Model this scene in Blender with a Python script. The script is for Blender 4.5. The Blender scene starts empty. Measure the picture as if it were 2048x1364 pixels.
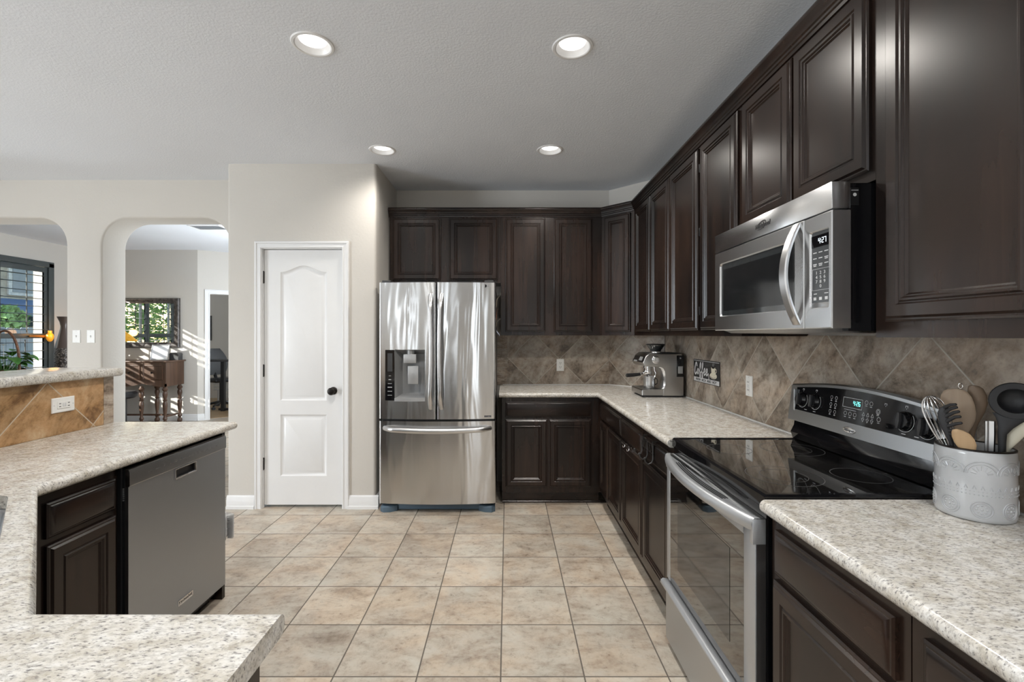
import bpy, bmesh, math, random
from mathutils import Vector, Matrix
R = math.radians
random.seed(7)
SC = bpy.context.scene
COL = SC.collection

# ------------------------------------------------------------------ camera, sky, sun, area lights, exposure
F = 935.0                      # focal length in photo pixels (2048 wide)
EYE = 1.39                     # camera height; the camera stands at x=0, y=0 and looks along +Y
VX, VY = 1015.0, 669.0         # vanishing point of the depth lines
cam_d = bpy.data.cameras.new('camera')
cam_d.sensor_width = 36.0
cam_d.lens = 36.0 * F / 2048.0
cam_d.shift_x = (1024 - VX) / 2048.0
cam_d.shift_y = -(682 - VY) / 2048.0
cam_d.clip_start = 0.02
cam = bpy.data.objects.new('camera', cam_d)
cam.location = (0, 0, EYE)
cam.rotation_euler = (R(90), 0, 0)
COL.objects.link(cam)
SC.camera = cam

SC.view_settings.view_transform = 'Standard'
SC.view_settings.look = 'None'
SC.view_settings.gamma = 1.0
SC.view_settings.exposure = -0.03
SC.view_settings.use_curve_mapping = False
SC.cycles.use_denoising = True
SC.cycles.max_bounces = 10
SC.cycles.diffuse_bounces = 6
SC.cycles.glossy_bounces = 5
SC.cycles.transparent_max_bounces = 12
SC.cycles.sample_clamp_indirect = 6.0
SC.cycles.caustics_reflective = False
SC.cycles.caustics_refractive = False

world = bpy.data.worlds.new('world')
SC.world = world
world.use_nodes = True
wn = world.node_tree
wn.nodes.clear()
sky = wn.nodes.new('ShaderNodeTexSky')
sky.sky_type = 'NISHITA'
sky.sun_disc = False
sky.sun_elevation = R(24)
sky.sun_rotation = R(225)
bg = wn.nodes.new('ShaderNodeBackground')
bg.inputs[1].default_value = 0.45
wo = wn.nodes.new('ShaderNodeOutputWorld')
wn.links.new(sky.outputs[0], bg.inputs[0])
wn.links.new(bg.outputs[0], wo.inputs[0])

sun_d = bpy.data.lights.new('sun', 'SUN')
sun_d.energy = 10.0
sun_d.angle = R(0.5)
sun_d.color = (1.0, 0.95, 0.9)
sun = bpy.data.objects.new('sun', sun_d)
sun.rotation_euler = Vector((1.0, 1.0, -0.52)).to_track_quat('-Z', 'Y').to_euler()
sun.location = (-12, -4, 8)
COL.objects.link(sun)

def area(name, loc, aim, sx, sy, watts, color=(1, 1, 1)):
    d = bpy.data.lights.new(name, 'AREA')
    d.shape = 'RECTANGLE'
    d.size, d.size_y = sx, sy
    d.energy = watts
    d.color = color
    o = bpy.data.objects.new(name, d)
    o.location = loc
    o.rotation_euler = Vector(aim).to_track_quat('-Z', 'Z').to_euler()
    COL.objects.link(o)
    return o
# day-coloured area lights in place of unseen windows; no openings are built at them
DAY = (0.86, 0.935, 1.0)
for lx, lw, le in ((-4.3, 0.22, 7), (-3.2, 0.12, 4), (-2.2, 0.09, 3), (-1.2, 0.20, 6.5), (-0.55, 0.06, 2.2), (0.62, 0.20, 7)):
    area('rear_streak_strip', (lx, -4.12, 1.35), (0, 1, 0.0), lw, 2.1, le, DAY)  # added strips on the blank rear wall, reflected as streaks in the fridge doors
area('side_fill_panel', (-6.74, -0.6, 1.6), (1, 0, 0.06), 3.6, 2.1, 350, DAY)  # added fill light against the solid left wall
area('far_room_fill_panel', (-2.40, 6.3, 1.6), (-1, 0, 0.15), 2.0, 1.5, 110, DAY)  # added fill light for the far room, kept out of the mirror's view
area('office_area_light', (-3.2, 9.8, 1.6), (-1, -0.3, 0), 1.2, 1.2, 30, DAY)  # area light inside the office, no window behind it
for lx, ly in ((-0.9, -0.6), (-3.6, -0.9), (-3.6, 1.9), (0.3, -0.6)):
    ld_ = bpy.data.lights.new('ceiling_fill_spot', 'SPOT'); ld_.energy = 190 if lx > 0 else 85; ld_.spot_size = R(150); ld_.spot_blend = 0.9; ld_.shadow_soft_size = 0.06
    lo_ = bpy.data.objects.new('ceiling_fill_spot', ld_); lo_.location = (lx, ly, 2.74); COL.objects.link(lo_)  # added spots without fixtures, to raise the ambient light

# ------------------------------------------------------------------ materials
class NT:
    def __init__(s, name):
        s.m = bpy.data.materials.new(name)
        s.m.use_nodes = True
        s.t = s.m.node_tree
        s.t.nodes.clear()
        s.out = s.t.nodes.new('ShaderNodeOutputMaterial')
        s.b = s.t.nodes.new('ShaderNodeBsdfPrincipled')
        s.t.links.new(s.b.outputs[0], s.out.inputs[0])
    def n(s, typ, **kw):
        nd = s.t.nodes.new(typ)
        for k, v in kw.items():
            setattr(nd, k, v)
        return nd
    def l(s, a, b):
        s.t.links.new(a, b)
    def math(s, op, a, b=None, c=None):
        nd = s.t.nodes.new('ShaderNodeMath')
        nd.operation = op
        for i, v in enumerate((a, b, c)):
            if v is None: continue
            if isinstance(v, (int, float)): nd.inputs[i].default_value = v
            else: s.l(v, nd.inputs[i])
        return nd.outputs[0]
    def pos(s, kind='Object', scale=(1, 1, 1), rot=(0, 0, 0), loc=(0, 0, 0)):
        tc = s.n('ShaderNodeTexCoord') if kind != 'World' else s.n('ShaderNodeNewGeometry')
        o = tc.outputs['Object'] if kind != 'World' else tc.outputs['Position']
        mp = s.n('ShaderNodeMapping')
        mp.inputs['Scale'].default_value = scale
        mp.inputs['Rotation'].default_value = rot
        mp.inputs['Location'].default_value = loc
        s.l(o, mp.inputs[0])
        return mp.outputs[0]
    def noise(s, v, scale, detail=4, rough=0.55, dist=0.0):
        nd = s.n('ShaderNodeTexNoise')
        nd.inputs['Scale'].default_value = scale
        nd.inputs['Detail'].default_value = detail
        nd.inputs['Roughness'].default_value = rough
        nd.inputs['Distortion'].default_value = dist
        s.l(v, nd.inputs['Vector'])
        return nd.outputs[0]
    def ramp(s, fac, stops):
        nd = s.n('ShaderNodeValToRGB')
        e = nd.color_ramp.elements
        while len(e) < len(stops): e.new(0.5)
        for i, (p, c) in enumerate(stops):
            e[i].position = p
            e[i].color = (c[0], c[1], c[2], 1) if not isinstance(c, (int, float)) else (c, c, c, 1)
        s.l(fac, nd.inputs[0])
        return nd.outputs[0]
    def mix(s, f, a, b, blend='MIX'):
        nd = s.n('ShaderNodeMix', data_type='RGBA', blend_type=blend)
        for i, v in ((0, f), (6, a), (7, b)):
            if isinstance(v, (int, float)): nd.inputs[i].default_value = v
            elif isinstance(v, tuple): nd.inputs[i].default_value = (v[0], v[1], v[2], 1)
            else: s.l(v, nd.inputs[i])
        return nd.outputs[2]
    def bump(s, h, strength=0.2, dist=0.01):
        nd = s.n('ShaderNodeBump')
        nd.inputs['Strength'].default_value = strength
        nd.inputs['Distance'].default_value = dist
        s.l(h, nd.inputs['Height'])
        s.l(nd.outputs[0], s.b.inputs['Normal'])
    def set(s, **kw):
        names = dict(base='Base Color', rough='Roughness', metal='Metallic', spec='Specular IOR Level',
                     coat='Coat Weight', coatr='Coat Roughness', aniso='Anisotropic', trans='Transmission Weight',
                     emc='Emission Color', em='Emission Strength', alpha='Alpha', ior='IOR', sheen='Sheen Weight')
        for k, v in kw.items():
            i = s.b.inputs[names[k]]
            if isinstance(v, tuple): i.default_value = (v[0], v[1], v[2], 1)
            elif isinstance(v, (int, float)): i.default_value = v
            else: s.l(v, i)
        return s

def plain(name, base, rough=0.5, metal=0.0, mottle=0.06, scale=9.0, **kw):
    """simple surface with a faint procedural mottle so that nothing is perfectly flat"""
    t = NT(name)
    f = t.noise(t.pos(), scale, 3)
    lo = tuple(c * (1 - mottle) for c in base); hi = tuple(min(1, c * (1 + mottle)) for c in base)
    t.set(base=t.ramp(f, [(0.3, lo), (0.7, hi)]), rough=rough, metal=metal, **kw)
    return t.m

def emit(name, col, strength):
    t = NT(name)
    t.set(base=(0, 0, 0), rough=0.4, emc=col, em=strength)
    return t.m

def paint(name, base, scale=55, strength=0.16, rough=0.85):
    t = NT(name)
    v = t.pos('World')
    n = t.noise(v, scale, 3, 0.6)
    t.set(base=t.mix(t.ramp(t.noise(v, 1.3, 2), [(0.3, 0.0), (0.7, 1.0)]), tuple(c * 0.97 for c in base), base), rough=rough, spec=0.25)
    t.bump(n, strength, 0.006)
    return t.m

M = {}
M['wall'] = paint('wall_paint', (0.64, 0.61, 0.565))
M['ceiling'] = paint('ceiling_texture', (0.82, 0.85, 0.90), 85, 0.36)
M['white'] = plain('white_gloss_paint', (0.80, 0.80, 0.80), 0.32, mottle=0.01)
M['plastic_white'] = plain('white_plastic', (0.82, 0.82, 0.80), 0.35, mottle=0.02)
M['black_plastic'] = plain('black_plastic', (0.012, 0.012, 0.013), 0.35)
M['black_gloss'] = plain('black_gloss', (0.006, 0.006, 0.007), 0.06, mottle=0.02)
M['dark_rubber'] = plain('dark_rubber', (0.018, 0.018, 0.02), 0.55)
M['bronze'] = plain('oil_rubbed_bronze', (0.02, 0.016, 0.014), 0.35, 0.6)
M['grey_plastic'] = plain('grey_plastic', (0.24, 0.245, 0.25), 0.4)
M['blue_plastic'] = plain('blue_grey_plastic', (0.09, 0.14, 0.19), 0.4)
M['chrome'] = plain('chrome', (0.82, 0.82, 0.83), 0.12, 1.0, mottle=0.02)
M['gunmetal'] = plain('dark_grey_side_panel', (0.05, 0.05, 0.052), 0.45, 0.3)
M['print'] = plain('pale_print', (0.62, 0.63, 0.64), 0.6)
M['cream'] = plain('cream_glaze', (0.72, 0.68, 0.55), 0.5)
M['display_teal'] = emit('display_teal', (0.25, 0.95, 0.9), 1.6)
M['display_white'] = emit('display_white', (0.85, 0.93, 1.0), 1.5)
M['lamp_lens'] = emit('lamp_lens', (1.0, 0.97, 0.93), 2.4)

def wood(name, dark, mid, rough=0.3, grain='z', coat=0.0):
    t = NT(name)
    sc = {'z': (26, 26, 1.6), 'x': (1.6, 26, 26)}[grain]
    oi = t.n('ShaderNodeObjectInfo')
    mp = t.pos('Object', sc)
    ad = t.n('ShaderNodeVectorMath', operation='ADD')
    cb = t.n('ShaderNodeCombineXYZ')
    r = t.math('MULTIPLY', oi.outputs['Random'], 37.0)
    t.l(r, cb.inputs[0]); t.l(r, cb.inputs[2])
    t.l(mp, ad.inputs[0]); t.l(cb.outputs[0], ad.inputs[1])
    g = t.noise(ad.outputs[0], 1.0, 3, 0.55, 0.6)
    big = t.noise(t.pos('World', (3.5, 3.5, 1.1)), 1.0, 2)
    f = t.math('ADD', t.math('MULTIPLY', g, 0.38), t.math('MULTIPLY', big, 0.62))
    t.set(base=t.ramp(f, [(0.36, dark), (0.68, mid)]), rough=rough, coat=coat, coatr=0.12, spec=0.42)
    return t.m
M['cab'] = wood('espresso_stained_wood', (0.0062, 0.0046, 0.0042), (0.032, 0.0172, 0.0116), 0.27)
M['cab_x'] = wood('espresso_stained_wood_cross', (0.0062, 0.0046, 0.0042), (0.032, 0.0172, 0.0116), 0.27, grain='x')
M['walnut'] = wood('old_walnut', (0.05, 0.026, 0.016), (0.13, 0.07, 0.042), 0.4)
M['spoon_wood'] = wood('pale_spoon_wood', (0.32, 0.235, 0.165), (0.50, 0.39, 0.29), 0.55, coat=0)
M['spoon_brown'] = wood('brown_spoon_wood', (0.17, 0.115, 0.075), (0.30, 0.215, 0.145), 0.5, coat=0)
M['spoon_tan'] = wood('tan_spoon_wood', (0.33, 0.21, 0.11), (0.50, 0.35, 0.2), 0.5, coat=0)

def granite():
    t = NT('speckled_laminate_granite')
    v = t.pos('World', (1, 1, 1), (0, 0, R(35)))
    v2 = t.pos('World', (1, 2.3, 1.6), (0, 0, R(28)))
    base = t.ramp(t.noise(v, 26, 4, 0.6), [(0.30, (0.455, 0.415, 0.345)), (0.5, (0.64, 0.615, 0.565)), (0.72, (0.735, 0.73, 0.71))])
    brown = t.ramp(t.noise(v2, 62, 4, 0.65), [(0.46, 0.0), (0.66, 1.0)])
    c = t.mix(t.math('MULTIPLY', brown, 0.62), base, (0.31, 0.285, 0.25))
    dark = t.ramp(t.noise(v2, 95, 4, 0.62), [(0.53, 0.0), (0.66, 1.0)])
    c = t.mix(t.math('MULTIPLY', dark, 0.78), c, (0.085, 0.08, 0.085))
    pale = t.ramp(t.noise(v, 80, 3, 0.6), [(0.60, 0.0), (0.68, 1.0)])
    c = t.mix(t.math('MULTIPLY', pale, 0.5), c, (0.74, 0.72, 0.68))
    t.set(base=c, rough=0.18, spec=0.5)
    t.bump(t.noise(v, 120, 2), 0.03, 0.001)
    return t.m
M['granite'] = granite()

def steel(name, base=(0.56, 0.56, 0.565), rough=0.24, axis='z', waves=0.0, streak=0.06, aniso=0.75):
    """brushed along the horizontal; `waves` bends the reflections the way thin sheet does"""
    t = NT(name)
    fine = t.noise(t.pos('Object', (3, 3, 900)), 1.0, 2)
    t.set(base=base, metal=1.0, rough=rough, aniso=aniso)
    t.b.inputs['Anisotropic Rotation'].default_value = 0.25
    tg = t.n('ShaderNodeTangent', direction_type='RADIAL', axis='Z')
    t.l(tg.outputs[0], t.b.inputs['Tangent'])
    if waves:
        h = t.noise(t.pos('Object', (7, 7, 1.1)), 1.0, 2, 0.5, 0.4)
        t.bump(h, 1.0, waves)
    return t.m
M['steel'] = steel('brushed_steel', (0.68, 0.69, 0.70), 0.27)
M['steel_fridge'] = steel('brushed_steel_sheet', (0.60, 0.60, 0.60), 0.17, waves=0.006, aniso=0.965)
M['steel_dark'] = steel('brushed_steel_dark', (0.40, 0.405, 0.41), 0.30)
M['steel_range'] = steel('satin_steel_light', (0.52, 0.535, 0.55), 0.34)
M['steel_dish'] = steel('satin_steel_warm', (0.42, 0.44, 0.465), 0.36)
M['satin'] = plain('satin_steel_bar', (0.66, 0.66, 0.665), 0.30, 1.0, mottle=0.02)
M['alu'] = plain('satin_silver_paint', (0.50, 0.52, 0.545), 0.34, 0.7, mottle=0.02)

def tiles(name, axes, ts, rot45, cols, grout, gw, rough, vein=(9, 2.2), off=(0, 0), nscale=1.0, seed=0.0):
    t = NT(name)
    kind = 'World' if name.startswith('floor') else 'Object'
    tc = t.n('ShaderNodeNewGeometry') if kind == 'World' else t.n('ShaderNodeTexCoord')
    o = tc.outputs['Position'] if kind == 'World' else tc.outputs['Object']
    sp = t.n('ShaderNodeSeparateXYZ'); t.l(o, sp.inputs[0])
    a, b = sp.outputs[axes[0]], sp.outputs[axes[1]]
    a = t.math('SUBTRACT', a, off[0]); b = t.math('SUBTRACT', b, off[1])
    if rot45:
        s = 1.0 / (math.sqrt(2) * ts)
        u = t.math('MULTIPLY', t.math('ADD', a, b), s); w = t.math('MULTIPLY', t.math('SUBTRACT', a, b), s)
    else:
        u = t.math('MULTIPLY', a, 1 / ts); w = t.math('MULTIPLY', b, 1 / ts)
    cu, cw = t.math('FLOOR', u), t.math('FLOOR', w)
    fu, fw = t.math('FRACT', u), t.math('FRACT', w)
    eu = t.math('MINIMUM', fu, t.math('SUBTRACT', 1.0, fu)); ew = t.math('MINIMUM', fw, t.math('SUBTRACT', 1.0, fw))
    e = t.math('MINIMUM', eu, ew)
    g = gw / ts / 2
    mask = t.ramp(e, [(g * 0.75, 1.0), (g * 1.35, 0.0)])
    cell = t.n('ShaderNodeCombineXYZ')
    t.l(cu, cell.inputs[0]); t.l(cw, cell.inputs[1]); cell.inputs[2].default_value = seed
    wn_ = t.n('ShaderNodeTexWhiteNoise'); t.l(cell.outputs[0], wn_.inputs['Vector'])
    loc = t.n('ShaderNodeCombineXYZ'); t.l(fu, loc.inputs[0]); t.l(fw, loc.inputs[1])
    shf = t.n('ShaderNodeVectorMath', operation='MULTIPLY_ADD')
    t.l(wn_.outputs['Color'], shf.inputs[0]); shf.inputs[1].default_value = (40, 40, 40); t.l(loc.outputs[0], shf.inputs[2])
    mp = t.n('ShaderNodeMapping'); mp.inputs['Scale'].default_value = (vein[1], vein[0], 1); mp.inputs['Rotation'].default_value = (0, 0, R(-18))
    t.l(shf.outputs[0], mp.inputs[0])
    n1 = t.noise(mp.outputs[0], 0.55 * nscale, 8, 0.70, 0.9)
    n2 = t.noise(shf.outputs[0], 1.6 * nscale, 5, 0.6)
    n3 = t.noise(shf.outputs[0], 11 * nscale, 6, 0.75)
    f = t.math('ADD', t.math('MULTIPLY', n1, 0.50), t.math('ADD', t.math('MULTIPLY', n2, 0.30), t.math('MULTIPLY', n3, 0.20)))
    c = t.ramp(f, cols)
    hue = t.ramp(t.noise(shf.outputs[0], 1.1 * nscale, 4, 0.65, 0.5), [(0.38, (1.06, 0.985, 0.91)), (0.52, (1.0, 1.0, 1.0)), (0.66, (0.93, 0.975, 1.0))])
    c = t.mix(0.8, c, hue, 'MULTIPLY')
    dk_ = t.ramp(n3, [(0.36, 0.86), (0.48, 1.0)])
    c = t.mix(1.0, c, dk_, 'MULTIPLY')
    v = t.ramp(wn_.outputs['Value'], [(0.0, 0.88), (1.0, 1.10)])
    c = t.mix(1.0, c, v, 'MULTIPLY')
    c = t.mix(mask, c, grout)
    t.set(base=c, rough=t.mix(mask, t.ramp(n3, [(0.3, rough - 0.05), (0.7, rough + 0.12)]), (0.9, 0.9, 0.9)), spec=0.45)
    hgt = t.math('SUBTRACT', t.math('MULTIPLY', f, 0.35), t.math('MULTIPLY', mask, 0.9))
    t.bump(hgt, 0.35, 0.004)
    return t.m
T13 = 0.340
M['floor'] = tiles('floor_stone_tile', (0, 1), T13, False,
                   [(0.36, (0.235, 0.185, 0.14)), (0.45, (0.40, 0.335, 0.27)), (0.54, (0.52, 0.465, 0.39)), (0.66, (0.58, 0.545, 0.485))],
                   (0.11, 0.095, 0.08), 0.0055, 0.30, vein=(5, 2.6), off=(-0.0275, 2.239))
SPL = [(0.40, (0.125, 0.095, 0.07)), (0.465, (0.27, 0.217, 0.17)), (0.53, (0.40, 0.34, 0.28)), (0.61, (0.52, 0.465, 0.40))]
M['splash'] = tiles('splash_stone_tile', (0, 2), 0.338, True, SPL, (0.50, 0.46, 0.40), 0.0045, 0.34, vein=(4, 2.4))
M['splash_sq'] = tiles('splash_stone_square', (0, 2), 0.165, False, SPL, (0.40, 0.36, 0.31), 0.004, 0.34, seed=3.0)
BARC = [(0.40, (0.16, 0.085, 0.035)), (0.465, (0.34, 0.20, 0.09)), (0.53, (0.46, 0.29, 0.15)), (0.61, (0.55, 0.41, 0.26))]
M['splash_bar'] = tiles('splash_bar_tile', (0, 2), 0.338, True, BARC, (0.52, 0.44, 0.34), 0.0045, 0.34, vein=(4, 2.4), seed=5.0)
M['splash_bar_edge'] = tiles('splash_bar_edge', (0, 2), 0.338, False, SPL, (0.40, 0.36, 0.31), 0.003, 0.34, off=(-0.1, -0.05), seed=9.0)

def pane_material():
    t = NT('window_glass')
    t.t.nodes.remove(t.b)
    fr = t.n('ShaderNodeLayerWeight'); fc = t.math('ADD', t.math('MULTIPLY', t.math('POWER', fr.outputs['Facing'], 5.0), 0.85), 0.03)
    tr = t.n('ShaderNodeBsdfTransparent'); tr.inputs[0].default_value = (0.96, 0.98, 0.97, 1)
    gl = t.n('ShaderNodeBsdfGlossy'); gl.inputs['Roughness'].default_value = 0.02
    mx = t.n('ShaderNodeMixShader')
    t.l(fc, mx.inputs[0]); t.l(tr.outputs[0], mx.inputs[1]); t.l(gl.outputs[0], mx.inputs[2])
    t.l(mx.outputs[0], t.out.inputs[0])
    return t.m
M['pane'] = pane_material()

# ------------------------------------------------------------------ mesh helpers
class MB:
    def __init__(s):
        s.bm = bmesh.new()
    def add(s, vs, fs):
        v = [s.bm.verts.new(p) for p in vs]
        for f in fs:
            try: s.bm.faces.new([v[i] for i in f])
            except ValueError: pass
        return v
    def box(s, x0, x1, y0, y1, z0, z1, bev=0.0, seg=2):
        v = s.add([(x, y, z) for z in (z0, z1) for y in (y0, y1) for x in (x0, x1)],
                  [(0, 2, 3, 1), (4, 5, 7, 6), (0, 1, 5, 4), (2, 6, 7, 3), (0, 4, 6, 2), (1, 3, 7, 5)])
        if bev:
            es = list({e for q in v for e in q.link_edges})
            bmesh.ops.bevel(s.bm, geom=es, offset=bev, segments=seg, profile=0.5, affect='EDGES')
        return s
    def prism(s, pts, a0, a1, axis='z'):
        """2-D outline swept along one axis: z -> (x,y), y -> (x,z), x -> (y,z)"""
        def P(p, a):
            return {'z': (p[0], p[1], a), 'y': (p[0], a, p[1]), 'x': (a, p[0], p[1])}[axis]
        n = len(pts)
        v = s.add([P(p, a0) for p in pts] + [P(p, a1) for p in pts],
                  [tuple(range(n))[::-1], tuple(range(n, 2 * n))] + [(i, (i + 1) % n, n + (i + 1) % n, n + i) for i in range(n)])
        return v
    def loops(s, rings, cap0=True, cap1=True, closed=True):
        n = len(rings[0])
        vs = [[s.bm.verts.new(p) for p in r] for r in rings]
        for a, b in zip(vs, vs[1:]):
            for i in range(n if closed else n - 1):
                j = (i + 1) % n
                try: s.bm.faces.new((a[i], a[j], b[j], b[i]))
                except ValueError: pass
        if cap0: s.bm.faces.new(vs[0][::-1])
        if cap1: s.bm.faces.new(vs[-1])
        return vs
    def lathe(s, prof, c=(0, 0, 0), seg=32, axis='z', cap=True):
        rings = []
        for r, h in prof:
            ring = []
            for k in range(seg):
                a = 2 * math.pi * k / seg
                x, y = r * math.cos(a), r * math.sin(a)
                p = {'z': (x, y, h), 'y': (x, h, y), 'x': (h, x, y)}[axis]
                ring.append((c[0] + p[0], c[1] + p[1], c[2] + p[2]))
            rings.append(ring)
        s.loops(rings, cap, cap)
        return s
    def tube(s, pts, r, seg=8, flat=None):
        """round bar along a polyline; r a number or one per point; flat=(dir, factor) squashes it along dir"""
        P = [Vector(p) for p in pts]
        n = len(P)
        rr = r if isinstance(r, (list, tuple)) else [r] * n
        rings = []
        up = None
        for i in range(n):
            t = (P[min(i + 1, n - 1)] - P[max(i - 1, 0)]).normalized()
            if up is None:
                up = Vector((0, 0, 1)) if abs(t.z) < 0.9 else Vector((1, 0, 0))
            a = (up - t * up.dot(t)).normalized()
            up = a
            b = t.cross(a)
            ring = []
            for k in range(seg):
                g = 2 * math.pi * k / seg
                q = a * math.cos(g) * rr[i] + b * math.sin(g) * rr[i]
                if flat:
                    d = Vector(flat[0]).normalized()
                    q = q - d * q.dot(d) * (1 - flat[1])
                ring.append(P[i] + q)
            rings.append(ring)
        s.loops(rings)
        return s
    def blade(s, cs, r, v, seg=18):
        """elliptic sections: cs = (centre, half width along r, half thickness along v)"""
        rings = []
        for c, a, b in cs:
            c = Vector(c)
            rings.append([c + Vector(r) * a * math.cos(2 * math.pi * k / seg) + Vector(v) * b * math.sin(2 * math.pi * k / seg) for k in range(seg)])
        s.loops(rings)
        return s
    def ball(s, c, r, sx=1, sy=1, sz=1, u=20, w=12):
        prof = [(max(1e-4, math.sin(math.pi * i / w)), -math.cos(math.pi * i / w)) for i in range(w + 1)]
        rings = [[(c[0] + r * sx * q * math.cos(2 * math.pi * k / u), c[1] + r * sy * q * math.sin(2 * math.pi * k / u), c[2] + r * sz * h) for k in range(u)] for q, h in prof]
        s.loops(rings)
        return s
    def frame_rings(s, x0, x1, z0, z1, rings, fill=True, y=0.0, back=True):
        """nested rectangles in the x-z plane, each (inset, y): a moulded door or drawer front facing -y"""
        L = []
        for ins, dy in rings:
            L.append([(x0 + ins, y + dy, z0 + ins), (x1 - ins, y + dy, z0 + ins), (x1 - ins, y + dy, z1 - ins), (x0 + ins, y + dy, z1 - ins)])
        s.loops(L, back, fill)
        return s
    def xf(s, mat):
        bmesh.ops.transform(s.bm, matrix=mat, verts=s.bm.verts)
        return s
    def bevel(s, pick, w, seg=3):
        es = [e for e in s.bm.edges if pick(e.verts[0].co, e.verts[1].co)]
        bmesh.ops.recalc_face_normals(s.bm, faces=s.bm.faces)
        if es: bmesh.ops.bevel(s.bm, geom=es, offset=w, segments=seg, profile=0.5, affect='EDGES', clamp_overlap=True)
        return s
    def build(s, name, mat, parent=None, angle=35):
        bmesh.ops.remove_doubles(s.bm, verts=s.bm.verts, dist=1e-6)
        bmesh.ops.recalc_face_normals(s.bm, faces=s.bm.faces)
        me = bpy.data.meshes.new(name)
        s.bm.to_mesh(me)
        s.bm.free()
        return link(name, me, mat, parent, angle)

def link(name, me, mat, parent=None, angle=35):
    me.name = name
    if mat is not None:
        me.materials.clear()
        me.materials.append(M[mat] if isinstance(mat, str) else mat)
    if angle:
        me.shade_smooth()
        me.set_sharp_from_angle(angle=R(angle))
    o = bpy.data.objects.new(name, me)
    COL.objects.link(o)
    if parent: o.parent = parent
    return o

def tag(o, label=None, cat=None, group=None, kind=None):
    if label: o['label'] = label
    if cat: o['category'] = cat
    if group: o['group'] = group
    if kind: o['kind'] = kind
    return o

def thing(name, label, cat, loc=(0, 0, 0), rz=0.0, group=None, rot=None):
    o = bpy.data.objects.new(name, None)
    o.empty_display_size = 0.05
    o.location = loc
    o.rotation_euler = rot if rot else (0, 0, R(rz))
    COL.objects.link(o)
    return tag(o, label, cat, group)

def struct(o, label=None, cat=None):
    o['kind'] = 'structure'
    if label: o['label'] = label
    if cat: o['category'] = cat
    return o

def cut(o, cutters):
    """subtract meshes (MB) from o and keep the result as plain mesh data"""
    tmp = []
    for c in cutters:
        q = c.build('cutter', None, None, 0)
        m = o.modifiers.new('cut', 'BOOLEAN'); m.operation = 'DIFFERENCE'; m.object = q; m.solver = 'EXACT'
        tmp.append(q)
    dg = bpy.context.evaluated_depsgraph_get()
    me = bpy.data.meshes.new_from_object(o.evaluated_get(dg))
    o.modifiers.clear()
    old = o.data
    o.data = me
    me.name = old.name
    bpy.data.meshes.remove(old)
    for q in tmp:
        d = q.data
        bpy.data.objects.remove(q); bpy.data.meshes.remove(d)
    o.data.shade_smooth(); o.data.set_sharp_from_angle(angle=R(35))
    return o

def text(name, body, size, mat, parent, loc, depth=0.0006, rot=(90, 0, 0), shear=0.0, sx=1.0, bold=0.0):
    c = bpy.data.curves.new('lettering', 'FONT')
    c.body = body; c.size = size; c.extrude = depth; c.align_x = 'CENTER'; c.align_y = 'CENTER'; c.shear = shear; c.offset = bold
    t = bpy.data.objects.new('lettering', c)
    COL.objects.link(t)
    dg = bpy.context.evaluated_depsgraph_get()
    me = bpy.data.meshes.new_from_object(t.evaluated_get(dg))
    bpy.data.objects.remove(t); bpy.data.curves.remove(c)
    me.transform(Matrix.Translation(Vector(loc)) @ Matrix.Rotation(R(rot[2]), 4, 'Z') @ Matrix.Rotation(R(rot[0]), 4, 'X') @ Matrix.Diagonal((sx, 1, 1, 1)))
    return link(name, me, mat, parent, 0)

SEG = {'0': 'abcdef', '1': 'bc', '2': 'abged', '4': 'fgbc', '6': 'afgedc', '7': 'abc'}
def digits(s, x, z, h, y, mb):
    """seven-segment digits in the x-z plane"""
    w = h * 0.5; t = h * 0.11
    for ch in s:
        if ch == ':':
            for q in (0.3, 0.7): mb.box(x, x + t, y - 0.0006, y, z + h * q - t / 2, z + h * q + t / 2)
            x += t + h * 0.16
            continue
        for sg in SEG[ch]:
            b = {'a': (0, w, h - t, h), 'g': (0, w, h / 2 - t / 2, h / 2 + t / 2), 'd': (0, w, 0, t), 'f': (0, t, h / 2, h), 'b': (w - t, w, h / 2, h), 'e': (0, t, 0, h / 2), 'c': (w - t, w, 0, h / 2)}[sg]
            mb.box(x + b[0], x + b[1], y - 0.0006, y, z + b[2], z + b[3])
        x += w + h * 0.16

def spow(v, p):
    return max(0.0, v) ** p

def at(px, py, Y):
    """the point that a photo pixel shows at depth Y"""
    return Vector(((px - VX) * Y / F, Y, EYE + (VY - py) * Y / F))

def arc(cx, cz, r, a0, a1, n=8):
    return [(cx + r * math.cos(R(a0 + (a1 - a0) * i / n)), cz + r * math.sin(R(a0 + (a1 - a0) * i / n))) for i in range(n + 1)]
# ------------------------------------------------------------------ the room
CEIL = 2.755
def wall(name, pts, y0, y1, axis='y', mat='wall', bev=None, bw=0.02):
    m = MB(); m.prism(pts, y0, y1, axis)
    if bev: m.bevel(bev, bw)
    return struct(m.build(name, mat))

m = MB(); m.box(-6.95, 1.55, -4.35, 11.0, -0.12, 0.0)
struct(m.build('floor', 'floor', None, 0))
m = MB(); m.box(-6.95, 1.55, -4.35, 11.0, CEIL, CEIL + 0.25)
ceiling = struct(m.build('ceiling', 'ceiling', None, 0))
CANS = [(-0.916, 2.20), (0.309, 2.22), (-0.925, 3.459), (0.314, 3.459)]
cs = []
for x, y in CANS:
    c = MB(); c.lathe([(0.080, CEIL - 0.02), (0.080, CEIL + 0.12)], (x, y, 0), 40); cs.append(c)
cut(ceiling, cs)

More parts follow.
